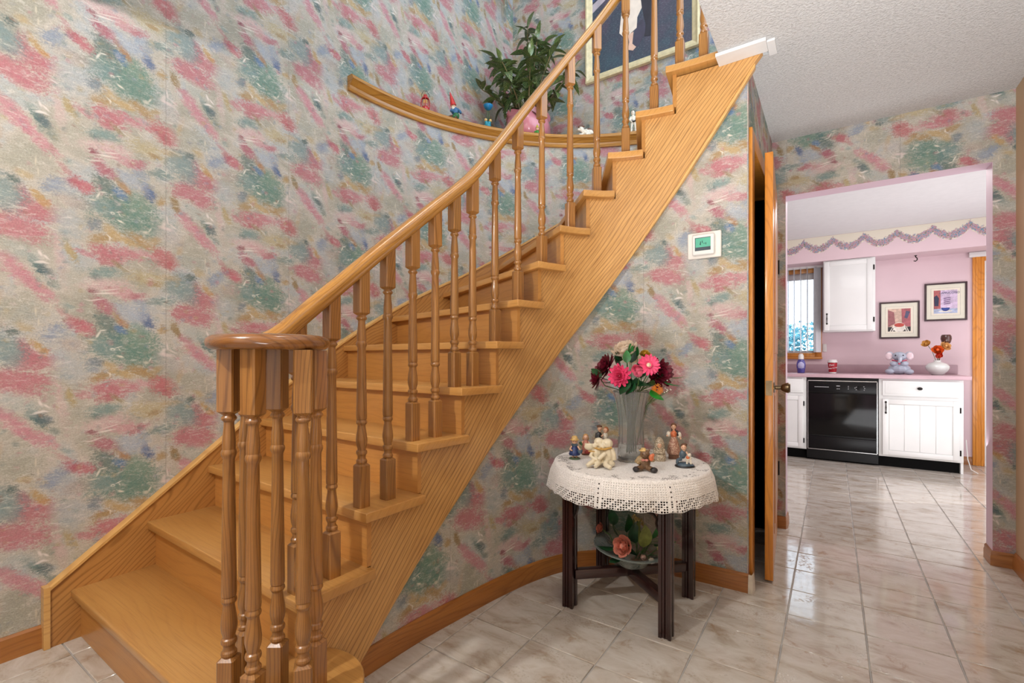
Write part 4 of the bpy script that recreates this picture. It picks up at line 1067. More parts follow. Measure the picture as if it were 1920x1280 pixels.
for _ in range(16):
    p = lv(1252 + random.uniform(-8, 10), 724 + random.uniform(-14, 14), -.04 + random.uniform(-.01, .01)) - B0; mb.ell(p, .0032, None, 6, 4); mb2.tube([(0, 0, 0), (p.x * .4, p.y * .4, .21), p], .0006, 4)
mb.build('blossoms', plain('white_blossom', (232, 228, 220), .6), o); mb2.build('stem', STEM, o)

# ------------------------------------------------------------------ figurines
def remesh(o, vx):
    md = o.modifiers.new('fuse', 'REMESH'); md.mode = 'VOXEL'; md.voxel_size = vx; md.use_smooth_shade = True
    md2 = o.modifiers.new('smooth', 'SMOOTH'); md2.iterations = 2; return o
def shapes(L_):
    mb = MB()
    for s_ in L_:
        if s_[0] == 'e': mb.ell(s_[1], s_[2], None, 12, 8, *( [Quaternion(s_[3], s_[4])] if len(s_) > 3 else []))
        elif s_[0] == 't': mb.tube(s_[1], s_[2], 8)
        elif s_[0] == 'l': mb.lathe(s_[1], 16, T(*(s_[2] if len(s_) > 2 else (0, 0, 0))))
        elif s_[0] == 'b': mb.box(s_[1], s_[2])
        elif s_[0] == 'p': mb.prism(s_[1], s_[2], s_[3])
    return mb
def figure(name, loc, label, cat, parts, rz=None, group=None, tilt=0):
    if rz is None: rz = math.atan2(-loc[0], loc[1])
    o = empty(name, loc, label, cat, group, rz)
    for p in parts:
        nm, mat, L_ = p[:3]; ob = shapes(L_).build(nm, mat, o, smooth=1.0)
        if len(p) > 3 and p[3]: remesh(ob, p[3])
    return o
def fm(n, c, r=.45, **k): return plain('fig_' + n, c, r, .1, 120, coat=.15, **k)
F_SK = fm('skin', (222, 176, 146)); F_BK = fm('black', (34, 30, 32)); F_BR = fm('brown', (104, 66, 42)); F_NV = fm('navy', (36, 54, 104)); F_ST = fm('straw', (206, 172, 108)); F_RD = fm('red', (160, 52, 48))
F_GR = fm('grey', (150, 142, 130)); F_WH = fm('white', (228, 220, 204)); F_IV = plain('fig_ivory', (224, 212, 184), .4, .03, 60, coat=.2); F_GD = fm('gold', (186, 144, 70)); F_GN = fm('green', (86, 104, 76)); F_OR = fm('orange', (206, 112, 70)); F_PK = fm('pink', (196, 128, 112)); F_BL = fm('slate', (74, 92, 106))
def floral(n, base, spot, sc=160):
    m, t, b = newmat(n); tc = t.n('ShaderNodeTexCoord').outputs['Object']; v = t.noise(tc, sc, 3, .6)
    m.node_tree.links.new(t.ramp(v, [(.42, base), (.55, spot), (.68, base)]), b.inputs['Base Color']); setp(b, Roughness=.5); return m
F_FL = floral('fig_floral', (208, 176, 150), (150, 84, 70)); F_LACE = floral('fig_lace', (222, 208, 184), (120, 96, 72), 220)
def eyes(h, y, z, dx, r=.0016): return [('e', (-dx, y, z), r), ('e', (dx, y, z), r)]
# a girl in a blue coat
figure('girl_figurine', (-.955, 1.905, TOPZ), 'girl figurine in a navy coat and straw hat at the left table edge', 'figurine', [
    ('base', F_GN, [('l', [(.024, 0), (.026, .003), (.022, .006)])]),
    ('body', F_SK, [('e', (0, 0, .078), (.0125, .012, .0135)), ('t', [(0, 0, .05), (0, 0, .07)], .005), ('t', [(-.013, -.004, .058), (-.020, -.012, .044), (-.010, -.02, .040)], .0042), ('t', [(.013, -.004, .058), (.022, -.012, .046), (.024, -.02, .040)], .0042), ('t', [(-.006, 0, .004), (-.006, 0, .02)], .005), ('t', [(.008, 0, .004), (.008, 0, .02)], .005), ('e', (0, -.0125, .077), (.002, .002, .002))], .0016),
    ('coat', F_NV, [('l', [(.024, .018), (.026, .022), (.022, .034), (.015, .050), (.013, .058), (.011, .066)])]),
    ('collar', F_BL, [('l', [(.014, .060), (.015, .064), (.010, .068)])]),
    ('hat', F_ST, [('l', [(.020, .084), (.021, .086), (.014, .090), (.013, .098), (.008, .103)], (0, .002, 0))]),
    ('hair', F_GD, [('e', (0, .004, .079), (.0135, .012, .0135))]),
    ('eyes', F_BK, eyes(0, -.0115, .079, .005, .0013)),
    ('basket', F_BL, [('l', [(.009, .030), (.012, .042), (.011, .044)], (.024, -.018, 0))])])
# b girl in rose
figure('child_figurine', (-.955, 2.02, TOPZ), 'child figurine in a rose dress second from the left, holding greenery', 'figurine', [
    ('base', F_BR, [('l', [(.020, 0), (.021, .005), (.018, .007)])]),
    ('body', F_SK, [('e', (0, 0, .080), (.012, .012, .013)), ('t', [(0, 0, .05), (0, 0, .072)], .005), ('t', [(-.012, 0, .062), (-.019, -.010, .050), (-.022, -.016, .052)], .004), ('t', [(.012, 0, .062), (.018, -.008, .048), (.012, -.016, .044)], .004), ('e', (0, -.012, .079), (.002, .002, .002))], .0016),
    ('dress', F_PK, [('l', [(.019, .007), (.021, .010), (.019, .025), (.015, .045), (.012, .060), (.009, .068)])]),
    ('apron', F_RD, [('l', [(.020, .008), (.0215, .012), (.018, .026), (.012, .03)], (.004, -.001, 0))]),
    ('hair', fm('blond', (196, 150, 92)), [('e', (0, .004, .084), (.013, .012, .013)), ('e', (.012, .003, .074), (.004, .004, .008)), ('e', (-.012, .003, .074), (.004, .004, .008))]),
    ('eyes', F_BK, eyes(0, -.0115, .080, .0045, .0013)),
    ('greenery', fm('leafy', (54, 84, 50)), [('e', (-.024, -.016, .056), (.007, .006, .007)), ('e', (-.020, -.018, .050), (.005, .005, .005))])])
# c couple
figure('couple_figurine', (-.915, 2.115, TOPZ), 'taller figurine of a couple, man in black jacket embracing a woman, behind the ivory pair', 'figurine', [
    ('base', fm('stone', (96, 88, 80)), [('l', [(.030, 0), (.034, .006), (.028, .016), (.024, .022)]), ('e', (.016, 0, .02), (.024, .016, .016))]),
    ('man_body', F_SK, [('e', (-.010, 0, .112), (.0115, .012, .0135)), ('t', [(-.012, 0, .08), (-.011, 0, .105)], .0055), ('e', (-.008, -.0125, .110), .0022)], .0016),
    ('jacket', F_BK, [('e', (-.014, 0, .078), (.014, .012, .022)), ('t', [(-.024, 0, .09), (-.028, -.01, .074), (-.008, -.018, .070)], [.007, .006, .0055])], .0018),
    ('trousers', F_GR, [('t', [(-.018, 0, .062), (-.020, -.006, .036), (-.022, -.008, .018)], [.010, .008, .007]), ('t', [(-.008, 0, .062), (-.006, -.012, .040), (-.006, -.012, .018)], [.010, .008, .007])], .0018),
    ('woman_body', F_SK, [('e', (.016, -.002, .104), (.011, .011, .013)), ('t', [(.016, 0, .078), (.016, 0, .098)], .005), ('t', [(.006, -.010, .084), (-.004, -.018, .078)], .004)], .0016),
    ('blouse', F_WH, [('e', (.016, 0, .078), (.012, .011, .018))]),
    ('skirt', F_GR, [('l', [(.024, .018), (.024, .030), (.016, .055), (.012, .068)], (.017, 0, 0))]),
    ('cap', F_BR, [('e', (-.012, .002, .123), (.014, .014, .006)), ('e', (-.011, .005, .117), (.012, .011, .010))]),
    ('hair', fm('auburn', (172, 96, 50)), [('e', (.019, .004, .107), (.013, .012, .014))]),
    ('eyes', F_BK, [('e', (-.013, -.011, .113), .0013), ('e', (-.006, -.0115, .113), .0013), ('e', (.012, -.0125, .105), .0012)])])
# d ivory embracing pair
figure('ivory_angel_pair', (-.795, 1.835, TOPZ), 'large ivory figurine of two seated embracing cherubs with gold ribbon', 'figurine', [
    ('body', F_IV, [('e', (-.012, 0, .100), (.021, .020, .020)), ('e', (.022, -.002, .096), (.024, .022, .022)), ('e', (-.018, 0, .056), (.024, .020, .030)), ('e', (.022, 0, .050), (.026, .022, .040)),
        ('t', [(-.034, -.008, .066), (-.046, -.02, .046), (-.028, -.030, .036), (-.004, -.032, .032)], [.009, .008, .007, .006]), ('t', [(.040, -.002, .076), (.050, -.006, .052), (.050, -.004, .030)], [.010, .009, .010]),
        ('t', [(.014, -.022, .060), (-.004, -.034, .046), (-.014, -.036, .036)], [.010, .009, .008]), ('t', [(-.020, -.01, .03), (-.044, -.034, .020), (-.060, -.046, .010)], [.014, .011, .008]), ('t', [(-.004, -.01, .024), (-.018, -.038, .016), (-.026, -.054, .010)], [.013, .010, .008]), ('t', [(.018, -.012, .024), (.016, -.042, .016), (.036, -.064, .010)], [.015, .011, .009]), ('e', (.026, 0, .014), (.030, .026, .016)),
        ('e', (-.030, -.014, .088), (.012, .010, .010)), ('e', (.002, -.016, .086), (.012, .010, .012))], .0022),
    ('wing', F_IV, [('p', [(-.03, .006), (-.07, .012), (-.064, .016), (-.03, .012)], .070, .092), ('e', (-.050, .008, .078), (.022, .005, .014))]),
    ('ribbon', F_GD, [('t', [(-.034, -.012, .082), (-.012, -.024, .076), (.012, -.024, .076), (.040, -.014, .082)], .0045), ('e', (-.040, -.012, .064), (.016, .008, .004)), ('e', (-.002, -.024, .078), (.006, .004, .006))]),
    ('eyes', F_BR, [('e', (-.020, -.0192, .100), .0011), ('e', (.016, -.0232, .098), .0011)])])
# f lace-hooded egg figurine
figure('lace_hood_figurine', (-.632, 2.085, TOPZ), 'openwork cream figurine with pointed hood right of the vase', 'figurine', [
    ('robe', F_LACE, [('l', [(.026, 0), (.028, .006), (.027, .024), (.022, .044), (.020, .054), (.022, .062), (.022, .074), (.017, .088), (.010, .098), (.004, .103)])]),
    ('face', F_SK, [('e', (0, -.018, .068), (.010, .007, .011))]), ('eyes', F_BK, eyes(0, -.0245, .070, .0035, .0011)),
    ('arms', F_LACE, [('t', [(-.020, -.006, .050), (-.018, -.022, .038), (0, -.028, .036)], .006), ('t', [(.020, -.006, .050), (.018, -.022, .038), (0, -.028, .036)], .006)])])
# g seated brown bear
figure('bear_figurine', (-.625, 1.865, TOPZ), 'seated brown clown-like bear figurine with black shoes and orange bundle at the front right', 'figurine', [
    ('body', fm('fur', (112, 84, 58)), [('e', (0, 0, .032), (.024, .020, .028)), ('e', (.002, -.004, .066), (.020, .018, .018)), ('e', (.002, -.020, .062), (.009, .008, .007)), ('e', (-.014, 0, .082), (.006, .004, .006)), ('e', (.017, 0, .082), (.006, .004, .006)), ('t', [(-.010, -.01, .014), (-.028, -.028, .012)], [.012, .010]), ('t', [(.012, -.01, .014), (.030, -.026, .012)], [.012, .010])], .0018),
    ('jacket', fm('tweed', (156, 132, 94)), [('e', (-.012, .002, .040), (.018, .020, .022)), ('t', [(-.02, 0, .05), (-.032, -.012, .036), (-.020, -.026, .034)], [.009, .008, .007]), ('t', [(.02, 0, .05), (.034, -.014, .046), (.024, -.026, .048)], [.009, .008, .007])], .002),
    ('shoe', F_BK, [('e', (-.032, -.034, .011), (.013, .013, .011))]), ('shoe', F_BK, [('e', (.036, -.030, .011), (.015, .013, .011))]),
    ('bundle', F_OR, [('e', (.026, -.028, .058), (.010, .008, .014)), ('e', (.032, -.026, .068), (.007, .006, .007))]),
    ('bow', F_PK, [('e', (-.006, -.022, .046), (.008, .004, .005)), ('e', (.008, -.022, .046), (.008, .004, .005))]),
    ('hat', F_ST, [('l', [(.017, .078), (.018, .080), (.010, .086), (.008, .090)], (-.004, .002, 0))]),
    ('eyes', F_BK, eyes(0, -.0215, .070, .007, .0016)), ('nose', F_BK, [('e', (.002, -.028, .064), .0024)])])
# h tall lady
figure('lady_figurine', (-.592, 2.165, TOPZ), 'tallest figurine, a standing lady in a floral skirt with open arms at the back right', 'figurine', [
    ('base', F_BR, [('b', (-.022, -.018, 0), (.022, .018, .020))]),
    ('skirt', F_FL, [('l', [(.026, .020), (.030, .026), (.026, .050), (.020, .075), (.013, .090), (.010, .098)])]),
    ('body', F_SK, [('e', (0, 0, .142), (.011, .011, .013)), ('t', [(0, 0, .11), (0, 0, .135)], .0045), ('e', (0, 0, .108), (.013, .010, .018)), ('t', [(-.014, 0, .118), (-.026, -.006, .104), (-.030, -.008, .098)], .0042), ('t', [(.014, 0, .118), (.027, -.006, .100), (.030, -.010, .088)], .0042)], .0016),
    ('bodice', F_OR, [('e', (0, -.002, .108), (.0135, .011, .018))]),
    ('sleeve', F_WH, [('e', (-.022, -.003, .108), (.009, .008, .013))]), ('sleeve', F_WH, [('e', (.024, -.003, .106), (.009, .008, .014))]),
    ('shawl', F_BK, [('t', [(-.010, .008, .125), (.016, .002, .122), (.018, -.010, .104)], .0045)]),
    ('hair', F_BR, [('e', (0, .004, .146), (.013, .013, .013)), ('e', (0, .008, .130), (.010, .006, .014))]),
    ('eyes', F_BK, eyes(0, -.0105, .143, .004, .0012))])
# i figure on slate base
figure('shepherd_figurine', (-.513, 2.025, TOPZ), 'seated child and dog figurine on a dark oval base at the right', 'figurine', [
    ('base', F_BL, [('l', [(.030, .004), (.030, .010), (.024, .015), (.014, .018)]), ('e', (.012, 0, .008), (.030, .022, .008))]),
    ('base_rim', F_BK, [('l', [(.034, 0), (.036, .002), (.034, .006)]), ('e', (.012, 0, .003), (.034, .026, .003))]),
    ('body', F_SK, [('e', (0, 0, .080), (.0115, .011, .0125)), ('t', [(0, 0, .056), (0, 0, .072)], .005), ('t', [(.010, -.002, .062), (.018, -.012, .050)], .004)], .0016),
    ('coat', F_BL, [('e', (-.004, 0, .050), (.014, .012, .018)), ('t', [(-.010, -.004, .032), (-.024, -.014, .028), (-.026, -.016, .014)], [.009, .007, .006])], .0018),
    ('animal', F_WH, [('e', (.018, -.010, .038), (.013, .009, .012)), ('e', (.022, -.016, .052), (.008, .008, .008)), ('t', [(.014, -.014, .03), (.012, -.016, .014)], .004), ('t', [(.026, -.012, .03), (.028, -.014, .014)], .004)], .0016),
    ('patch', F_OR, [('e', (.016, -.015, .042), (.008, .006, .008))]),
    ('hair', F_BR, [('e', (0, .004, .084), (.013, .012, .012)), ('e', (.004, .004, .091), (.010, .010, .006))]),
    ('eyes', F_BK, eyes(0, -.0105, .081, .004, .0012))])

# ------------------------------------------------------------------ glass bowl with flowers on the stretcher
BX, BY, BZ = TX + .0, TY + .018, .1575
bw = empty('glass_bowl', (BX, BY, BZ), 'wide-rimmed clear glass bowl of silk flowers resting on the crossed stretchers', 'bowl')
BGL = glass('bubbled_glass', (.93, .98, .96), .05, 1.4, 60)
nt = BGL.node_tree; mx = nt.nodes.new('ShaderNodeMixShader'); df = nt.nodes.new('ShaderNodeBsdfDiffuse'); df.inputs[0].default_value = (.62, .72, .68, 1); mx.inputs[0].default_value = .28
nt.links.new(nt.nodes['Principled BSDF'].outputs[0], mx.inputs[1]); nt.links.new(df.outputs[0], mx.inputs[2]); nt.links.new(mx.outputs[0], nt.nodes['Material Output'].inputs[0])
bo = MB().lathe([(.002, .006), (.040, .006), (.060, .020), (.076, .045), (.092, .062), (.130, .078), (.160, .090), (.166, .090), (.166, .085), (.132, .071), (.096, .055), (.082, .040), (.066, .014), (.044, .0), (.002, .0)], 44, caps=False).build('bowl_shell', BGL, bw)
bw.rotation_euler = (0, rad(3), 0)
def bp_(px, pz_, dep=0.): p = Vector((BX, BY, 0)) + RV * px + FW * dep; return Vector((p.x, p.y, pz_))
SALM = plain('petal_salmon', (220, 138, 118), .55, .12, 50); PALE = plain('petal_pale_pink', (226, 194, 180), .55, .1, 50); MAG = plain('petal_magenta', (164, 50, 84), .55, .15, 50); RUST = plain('petal_rust', (166, 92, 74), .6, .15, 50); SEED = plain('dried_seed', (172, 150, 96), .7, .25, 120)
mb_ = .00234
def bz(y): return H - (y - 670) * mb_
def bq(x, y, dep=-.03): return bp_((x - 1175) * mb_, bz(y), dep)
flower('full salmon pink rose at the front of the glass bowl', bq(1158, 1013, -.07), (-.25, -.9, .35), .054, 'rose', SALM, bq(1165, 1040, -.02), cat='flower')
flower('rust coloured rose at the left rim of the glass bowl', bq(1121, 992, 0), (-.6, -.6, .4), .028, 'rose', RUST, bq(1150, 1038, 0), cat='flower')
flower('small pale pink blossom low at the front of the glass bowl', bq(1190, 1030, -.08), (.1, -.9, .3), .022, 'bud', PALE, bq(1180, 1042, -.03), cat='flower')
flower('magenta blossom at the right of the glass bowl', bq(1228, 998, -.02), (.5, -.7, .4), .028, 'rose', MAG, bq(1200, 1038, 0), cat='flower')
flower('white daisy-like blossom beside the pale pink one', bq(1203, 1036, -.085), (.3, -.9, .3), .014, 'gerbera', CREAM, bq(1185, 1042, -.03), cat='flower')
sprig('dark green leaves around the salmon rose in the bowl', [(bq(1150, 1000, -.03), (-.5, -.2, .7), PI / 2, 1), (bq(1165, 995, -.02), (.3, -.1, .9), PI / 2, 1.1), (bq(1140, 1018, -.05), (-.7, -.5, -.1), PI / 2, 1), (bq(1148, 1030, -.06), (-.2, -.6, -.3), PI / 2, .9), (bq(1175, 1030, -.06), (-.1, -.5, .4), PI / 2, 1), (bq(1180, 1015, -.02), (.1, -.2, .9), PI / 2, 1.2), (bq(1142, 985, .0), (0, 0, 1), PI / 2, 1)], LDARK, bq(1165, 1042, -.01), .078)
sprig('broad olive leaves standing in the middle of the bowl', [(bq(1193, 1018, -.05), (.25, -.2, 1), PI / 2, 1.3), (bq(1186, 1012, -.03), (-.1, -.1, 1), PI / 2, 1.2), (bq(1182, 1000, .02), (-.05, 0, 1), PI / 2, 1.)], LOLIVE, bq(1185, 1042, -.01), .082)
sprig('dark leaves on the right side of the bowl', [(bq(1212, 1005, -.03), (.4, -.2, .6), PI / 2, 1), (bq(1215, 1015, -.03), (.8, -.3, .1), PI / 2, 1), (bq(1205, 1028, -.06), (.5, -.6, .1), PI / 2, .9), (bq(1235, 1010, -.02), (.9, 0, -.1), PI / 2, .8)], LGREEN, bq(1190, 1042, -.01), .07)
o = empty('dried_seed_head', bq(1185, 1042, 0), 'brown and cream dried seed head at the top of the bowl arrangement', 'flower'); B0 = Vector(o.location); mb = MB()
for k in range(60):
    t_ = random.random(); c_ = bq(1178 + 20 * t_, 966 + 16 * t_, 0) - B0; mb.ell(c_ + Vector((random.uniform(-.008, .008), random.uniform(-.008, .008), random.uniform(-.01, .01))), (.003, .003, .005), None, 5, 4)
mb.build('seeds', SEED, o); MB().tube([(0, 0, 0), bq(1186, 990, 0) - B0, bq(1188, 975, 0) - B0], .002, 5).build('stem', STEM, o)
o = empty('dried_seed_head', bq(1205, 1040, -.02), 'pale yellow dried seed cluster over the right side of the bowl', 'flower'); B0 = Vector(o.location); mb = MB()
for k in range(60):
    t_ = random.random(); c_ = bq(1218 + 20 * t_, 1016 + 12 * t_, -.06) - B0; mb.ell(c_ + Vector((random.uniform(-.009, .009), random.uniform(-.008, .008), random.uniform(-.007, .007))), (.0032, .0032, .0045), None, 5, 4)
mb.build('seeds', plain('dried_yellow', (186, 176, 118), .7, .2, 120), o); MB().tube([(0, 0, 0), bq(1218, 1020, -.05) - B0], .002, 5).build('stem', STEM, o)

# ================================================================== LEDGE OBJECTS
LZ = 2.7645
# potted plant
def varieg():
    m, t, b = newmat('variegated_leaf'); uv = t.n('ShaderNodeUVMap').outputs[0]; s_ = t.n('ShaderNodeSeparateXYZ', i={0: uv})
    v = t.math('ABSOLUTE', t.math('SUBTRACT', s_.outputs[1], .5)); st_ = t.math('ABSOLUTE', t.math('SUBTRACT', t.math('FRACT', t.math('ADD', t.math('MULTIPLY', s_.outputs[0], 7.), t.math('MULTIPLY', v, -5.))), .5))
    f_ = t.math('MULTIPLY', t.maprange(st_, .34, .46, 0, 1, True), t.maprange(t.noise(uv, 5, 2), .35, .5, .4, 1))
    f2 = t.maprange(v, .0, .03, .8, 0)
    rnd = t.n('ShaderNodeObjectInfo').outputs['Random']
    base = t.ramp(rnd, [(0, (34, 60, 34)), (.6, (54, 86, 44)), (1, (84, 116, 62))])
    c = t.mix(t.math('MAXIMUM', t.math('MULTIPLY', f_, .9), t.math('MULTIPLY', f2, .8)), base, (176, 182, 118))
    m.node_tree.links.new(c, b.inputs['Base Color']); setp(b, Roughness=.28, Specular_IOR_Level=.8); return m
VAR = varieg()
PXC, PYC = -2.04, 3.23
pl = empty('potted_plant', (PXC, PYC, LZ), 'bushy variegated dracaena-like plant in a pink ruffled pot on the corner ledge', 'plant')
PINKC = plain('pink_ceramic', (206, 128, 140), .3, .06, 6, coat=.5)
vs = []; fs = []; prof = [(.10, 0), (.13, .02), (.165, .07), (.185, .13), (.178, .18), (.165, .205), (.178, .235), (.168, .235), (.155, .205), (.15, .17)]
NS_ = 48
for j, (r_, z) in enumerate(prof):
    for k in range(NS_):
        a = 2 * PI * k / NS_; w = 1 + (.045 * math.sin(a * 7 + z * 14) * min(1, z * 8)); vs.append((r_ * w * math.cos(a), r_ * w * math.sin(a), z + (.014 * math.sin(a * 6) if 5 < j < 8 else 0)))
for j in range(len(prof) - 1):
    for k in range(NS_): fs.append((j * NS_ + k, j * NS_ + (k + 1) % NS_, (j + 1) * NS_ + (k + 1) % NS_, (j + 1) * NS_ + k))
fs.append(tuple(range(NS_ - 1, -1, -1)))
MB().add([Vector(v) for v in vs], fs).build('pot', PINKC, pl)
MB().lathe([(.002, .175), (.152, .175), (.152, .165), (.002, .165)], 24, caps=False).build('soil', plain('soil', (50, 38, 30), .9, .3, 80), pl)
rs_ = random.Random(11)
lm = [leafmesh(.17, .062, b_, .22, 8) for b_ in (.45, .8, 1.15)]
lobs = []
stems = [((.0, .0), .80, (.0, .0)), ((.04, -.02), .62, (.10, -.06)), ((-.05, .0), .52, (-.16, -.10)), ((.03, .04), .66, (.08, .03)), ((-.03, -.05), .44, (-.10, -.20)), ((.07, -.05), .44, (.26, -.10)), ((-.06, .03), .40, (-.22, .0)), ((.05, -.07), .34, (.16, -.22)), ((0, -.07), .36, (-.02, -.26)), ((-.07, -.04), .30, (-.24, -.16)), ((.08, .02), .36, (.30, .06))]
nl = 0
for (bx, by), hh, (lx, ly) in stems:
    P = [Vector((bx, by, .16)), Vector((bx + lx * .3, by + ly * .3, .17 + hh * .45)), Vector((bx + lx * .75, by + ly * .75, .17 + hh * .85)), Vector((bx + lx, by + ly, .17 + hh))]
    C_ = catmull([tuple(p) for p in P], 6)
    MB().tube(C_, [.006] * 8 + [.0035] * (len(C_) - 8), 6).build('stem', plain('plant_stem', (120, 104, 70), .6, .2), pl)
    nlv = int(13 + hh * 16)
    for k in range(nlv):
        t_ = .22 + .78 * k / (nlv - 1); i_ = t_ * (len(C_) - 1); a0 = Vector(C_[int(i_)]); 
        az = k * 2.4 + rs_.uniform(-.5, .5); el = rs_.uniform(-.35, .55) + (.9 if k == nlv - 1 else 0) + .3 * (t_ - .5)
        if k == nlv - 1: az = math.atan2(ly, lx) if (lx or ly) else 0
        sc = rs_.uniform(.72, 1.05) * (1 if t_ < .8 else .8)
        # keep leaves off the walls
        tip = a0 + Vector((math.cos(az), math.sin(az), 0)) * .15 * sc
        if PXC + tip.x < -2.40 or PYC + tip.y > 3.555: az = rs_.uniform(-1.6, .1)
        idx = rs_.randrange(3)
        key = idx
        if len(lobs) <= 2:
            ob = lm[len(lobs)].build('leaf', VAR, pl, uvf=leaf_uv(.17, .062)); lobs.append(ob)
        else: ob = lobs[idx].copy(); COL.objects.link(ob); ob.parent = pl
        ob.location = a0; ob.rotation_euler = (rs_.uniform(-.4, .4), -el, az); ob.scale = (sc, sc, sc); nl += 1

def ledge_fig(*a, **k): return figure(*a, **k)
LRED = plain('lantern_red', (176, 22, 26), .3, .06, 40, coat=.5)
figure('toy_lantern', (-2.325, 2.362, LZ), 'small red toy lantern with wire handle on the ledge', 'lantern', [
    ('base', LRED, [('l', [(.030, 0), (.031, .004), (.031, .018), (.026, .024), (.024, .028)])]),
    ('globe', glass('lantern_glass', (.95, .55, .45), .1), [('l', [(.021, .028), (.027, .045), (.026, .065), (.018, .082)])]),
    ('label_plate', F_GD, [('b', (-.012, -.029, .044), (.012, -.0255, .066))]),
    ('hood', LRED, [('l', [(.020, .082), (.024, .085), (.020, .096), (.013, .102), (.014, .110), (.010, .114)])]),
    ('guard', LRED, [('t', [(-.028, -.004, .02), (-.031, -.004, .055), (-.022, -.004, .09)], .003), ('t', [(.028, -.004, .02), (.031, -.004, .055), (.022, -.004, .09)], .003), ('t', [(0, -.028, .02), (0, -.031, .055), (0, -.022, .09)], .0022)]),
    ('handle', DKMET, [('t', [(-.022, 0, .09), (-.026, 0, .115), (-.012, 0, .142), (.012, 0, .142), (.026, 0, .115), (.022, 0, .09)], .0014)])])
figure('gnome_figurine', (-2.243, 2.568, LZ), 'gnome figurine in a tall red pointed hat and blue coat leaning on the ledge', 'figurine', [
    ('log', F_BR, [('t', [(-.066, .01, .012), (-.02, 0, .020), (.03, -.01, .018)], [.010, .018, .016])]),
    ('body', F_SK, [('e', (-.006, 0, .098), (.018, .017, .018)), ('e', (-.004, -.018, .094), (.004, .005, .004)), ('t', [(0, 0, .06), (-.004, 0, .09)], .008)], .002),
    ('coat', plain('fig_blue', (46, 98, 140), .4, .12, 60), [('e', (.006, 0, .066), (.028, .022, .030)), ('t', [(.022, -.004, .08), (.040, -.012, .062), (.048, -.020, .044)], [.011, .010, .008]), ('t', [(-.016, -.004, .078), (-.022, -.018, .058), (-.006, -.026, .050)], [.010, .009, .007])], .0022),
    ('trousers', plain('fig_grass', (40, 104, 62), .4, .12, 60), [('e', (.014, -.008, .032), (.024, .020, .020)), ('t', [(.0, -.01, .026), (-.006, -.03, .014)], [.010, .008]), ('t', [(.022, -.01, .026), (.030, -.03, .012)], [.010, .008])], .0022),
    ('beard', F_WH, [('e', (-.006, -.012, .082), (.013, .009, .014))]),
    ('hat', plain('fig_hat_red', (196, 50, 48), .4, .08, 60), [('t', [(-.006, 0, .106), (-.014, 0, .140), (-.024, 0, .178), (-.030, 0, .200)], [.022, .016, .008, .002])]),
    ('eyes', F_BK, [('e', (-.012, -.0165, .102), .002), ('e', (.001, -.0165, .102), .002)])])
figure('flower_figurine', (-2.115, 2.796, LZ), 'small teal figurine with two pale heads under a blue flower on the ledge', 'figurine', [
    ('body', plain('fig_teal', (26, 138, 160), .35, .1, 60), [('e', (0, 0, .020), (.026, .020, .020)), ('e', (-.010, 0, .042), (.013, .012, .014)), ('e', (.012, 0, .040), (.013, .012, .014))], .002),
    ('head', F_ST, [('e', (-.014, 0, .062), (.012, .012, .012))]), ('head', F_ST, [('e', (.020, 0, .058), (.011, .011, .011))]),
    ('stem', STEM, [('t', [(0, .004, .03), (-.004, .004, .09), (0, .004, .140)], .002), ('t', [(.006, .004, .03), (.012, .004, .09), (.006, .004, .140)], .002)]),
    ('flower_cup', plain('fig_azure', (24, 122, 176), .35, .1, 60), [('l', [(.006, .136), (.022, .146), (.034, .164), (.036, .172), (.026, .170), (.01, .158)], (.004, .004, 0))])])
figure('elf_figurine', (-1.868, 3.096, LZ), 'tiny green and yellow figurine in front of the pink pot', 'figurine', [
    ('body', plain('fig_leafgreen', (52, 132, 40), .4, .1, 60), [('e', (0, 0, .020), (.018, .014, .020)), ('t', [(-.014, -.004, .03), (-.022, -.012, .020)], .005), ('t', [(.014, -.004, .03), (.022, -.012, .020)], .005)], .0018),
    ('head', F_SK, [('e', (0, 0, .050), (.013, .012, .012))]), ('hat', plain('fig_lemon', (206, 188, 60), .4, .1), [('l', [(.014, .056), (.012, .062), (.006, .074), (.002, .084)])]), ('eyes', F_BK, eyes(0, -.0115, .051, .004, .0016))])
figure('animal_figurine', (-1.575, 3.330, LZ), 'white and brown animal figurine lying on the ledge, right of the plant', 'figurine', [
    ('body', F_WH, [('e', (.012, 0, .034), (.046, .024, .028)), ('e', (-.034, -.006, .060), (.022, .018, .020)), ('e', (-.052, -.012, .056), (.012, .010, .009)), ('t', [(-.02, -.014, .014), (-.05, -.022, .010)], [.012, .010]), ('t', [(.03, -.014, .014), (.0, -.026, .010)], [.014, .010]), ('t', [(.05, 0, .03), (.07, 0, .024)], [.010, .005])], .003),
    ('ears', F_BR, [('e', (-.022, -.012, .078), (.016, .006, .007)), ('e', (-.046, -.004, .080), (.014, .006, .007))]), ('patch', F_BR, [('e', (.024, -.004, .052), (.022, .018, .010))]), ('eyes', F_BK, [('e', (-.044, -.022, .064), .003), ('e', (-.054, -.012, .066), .003)])])
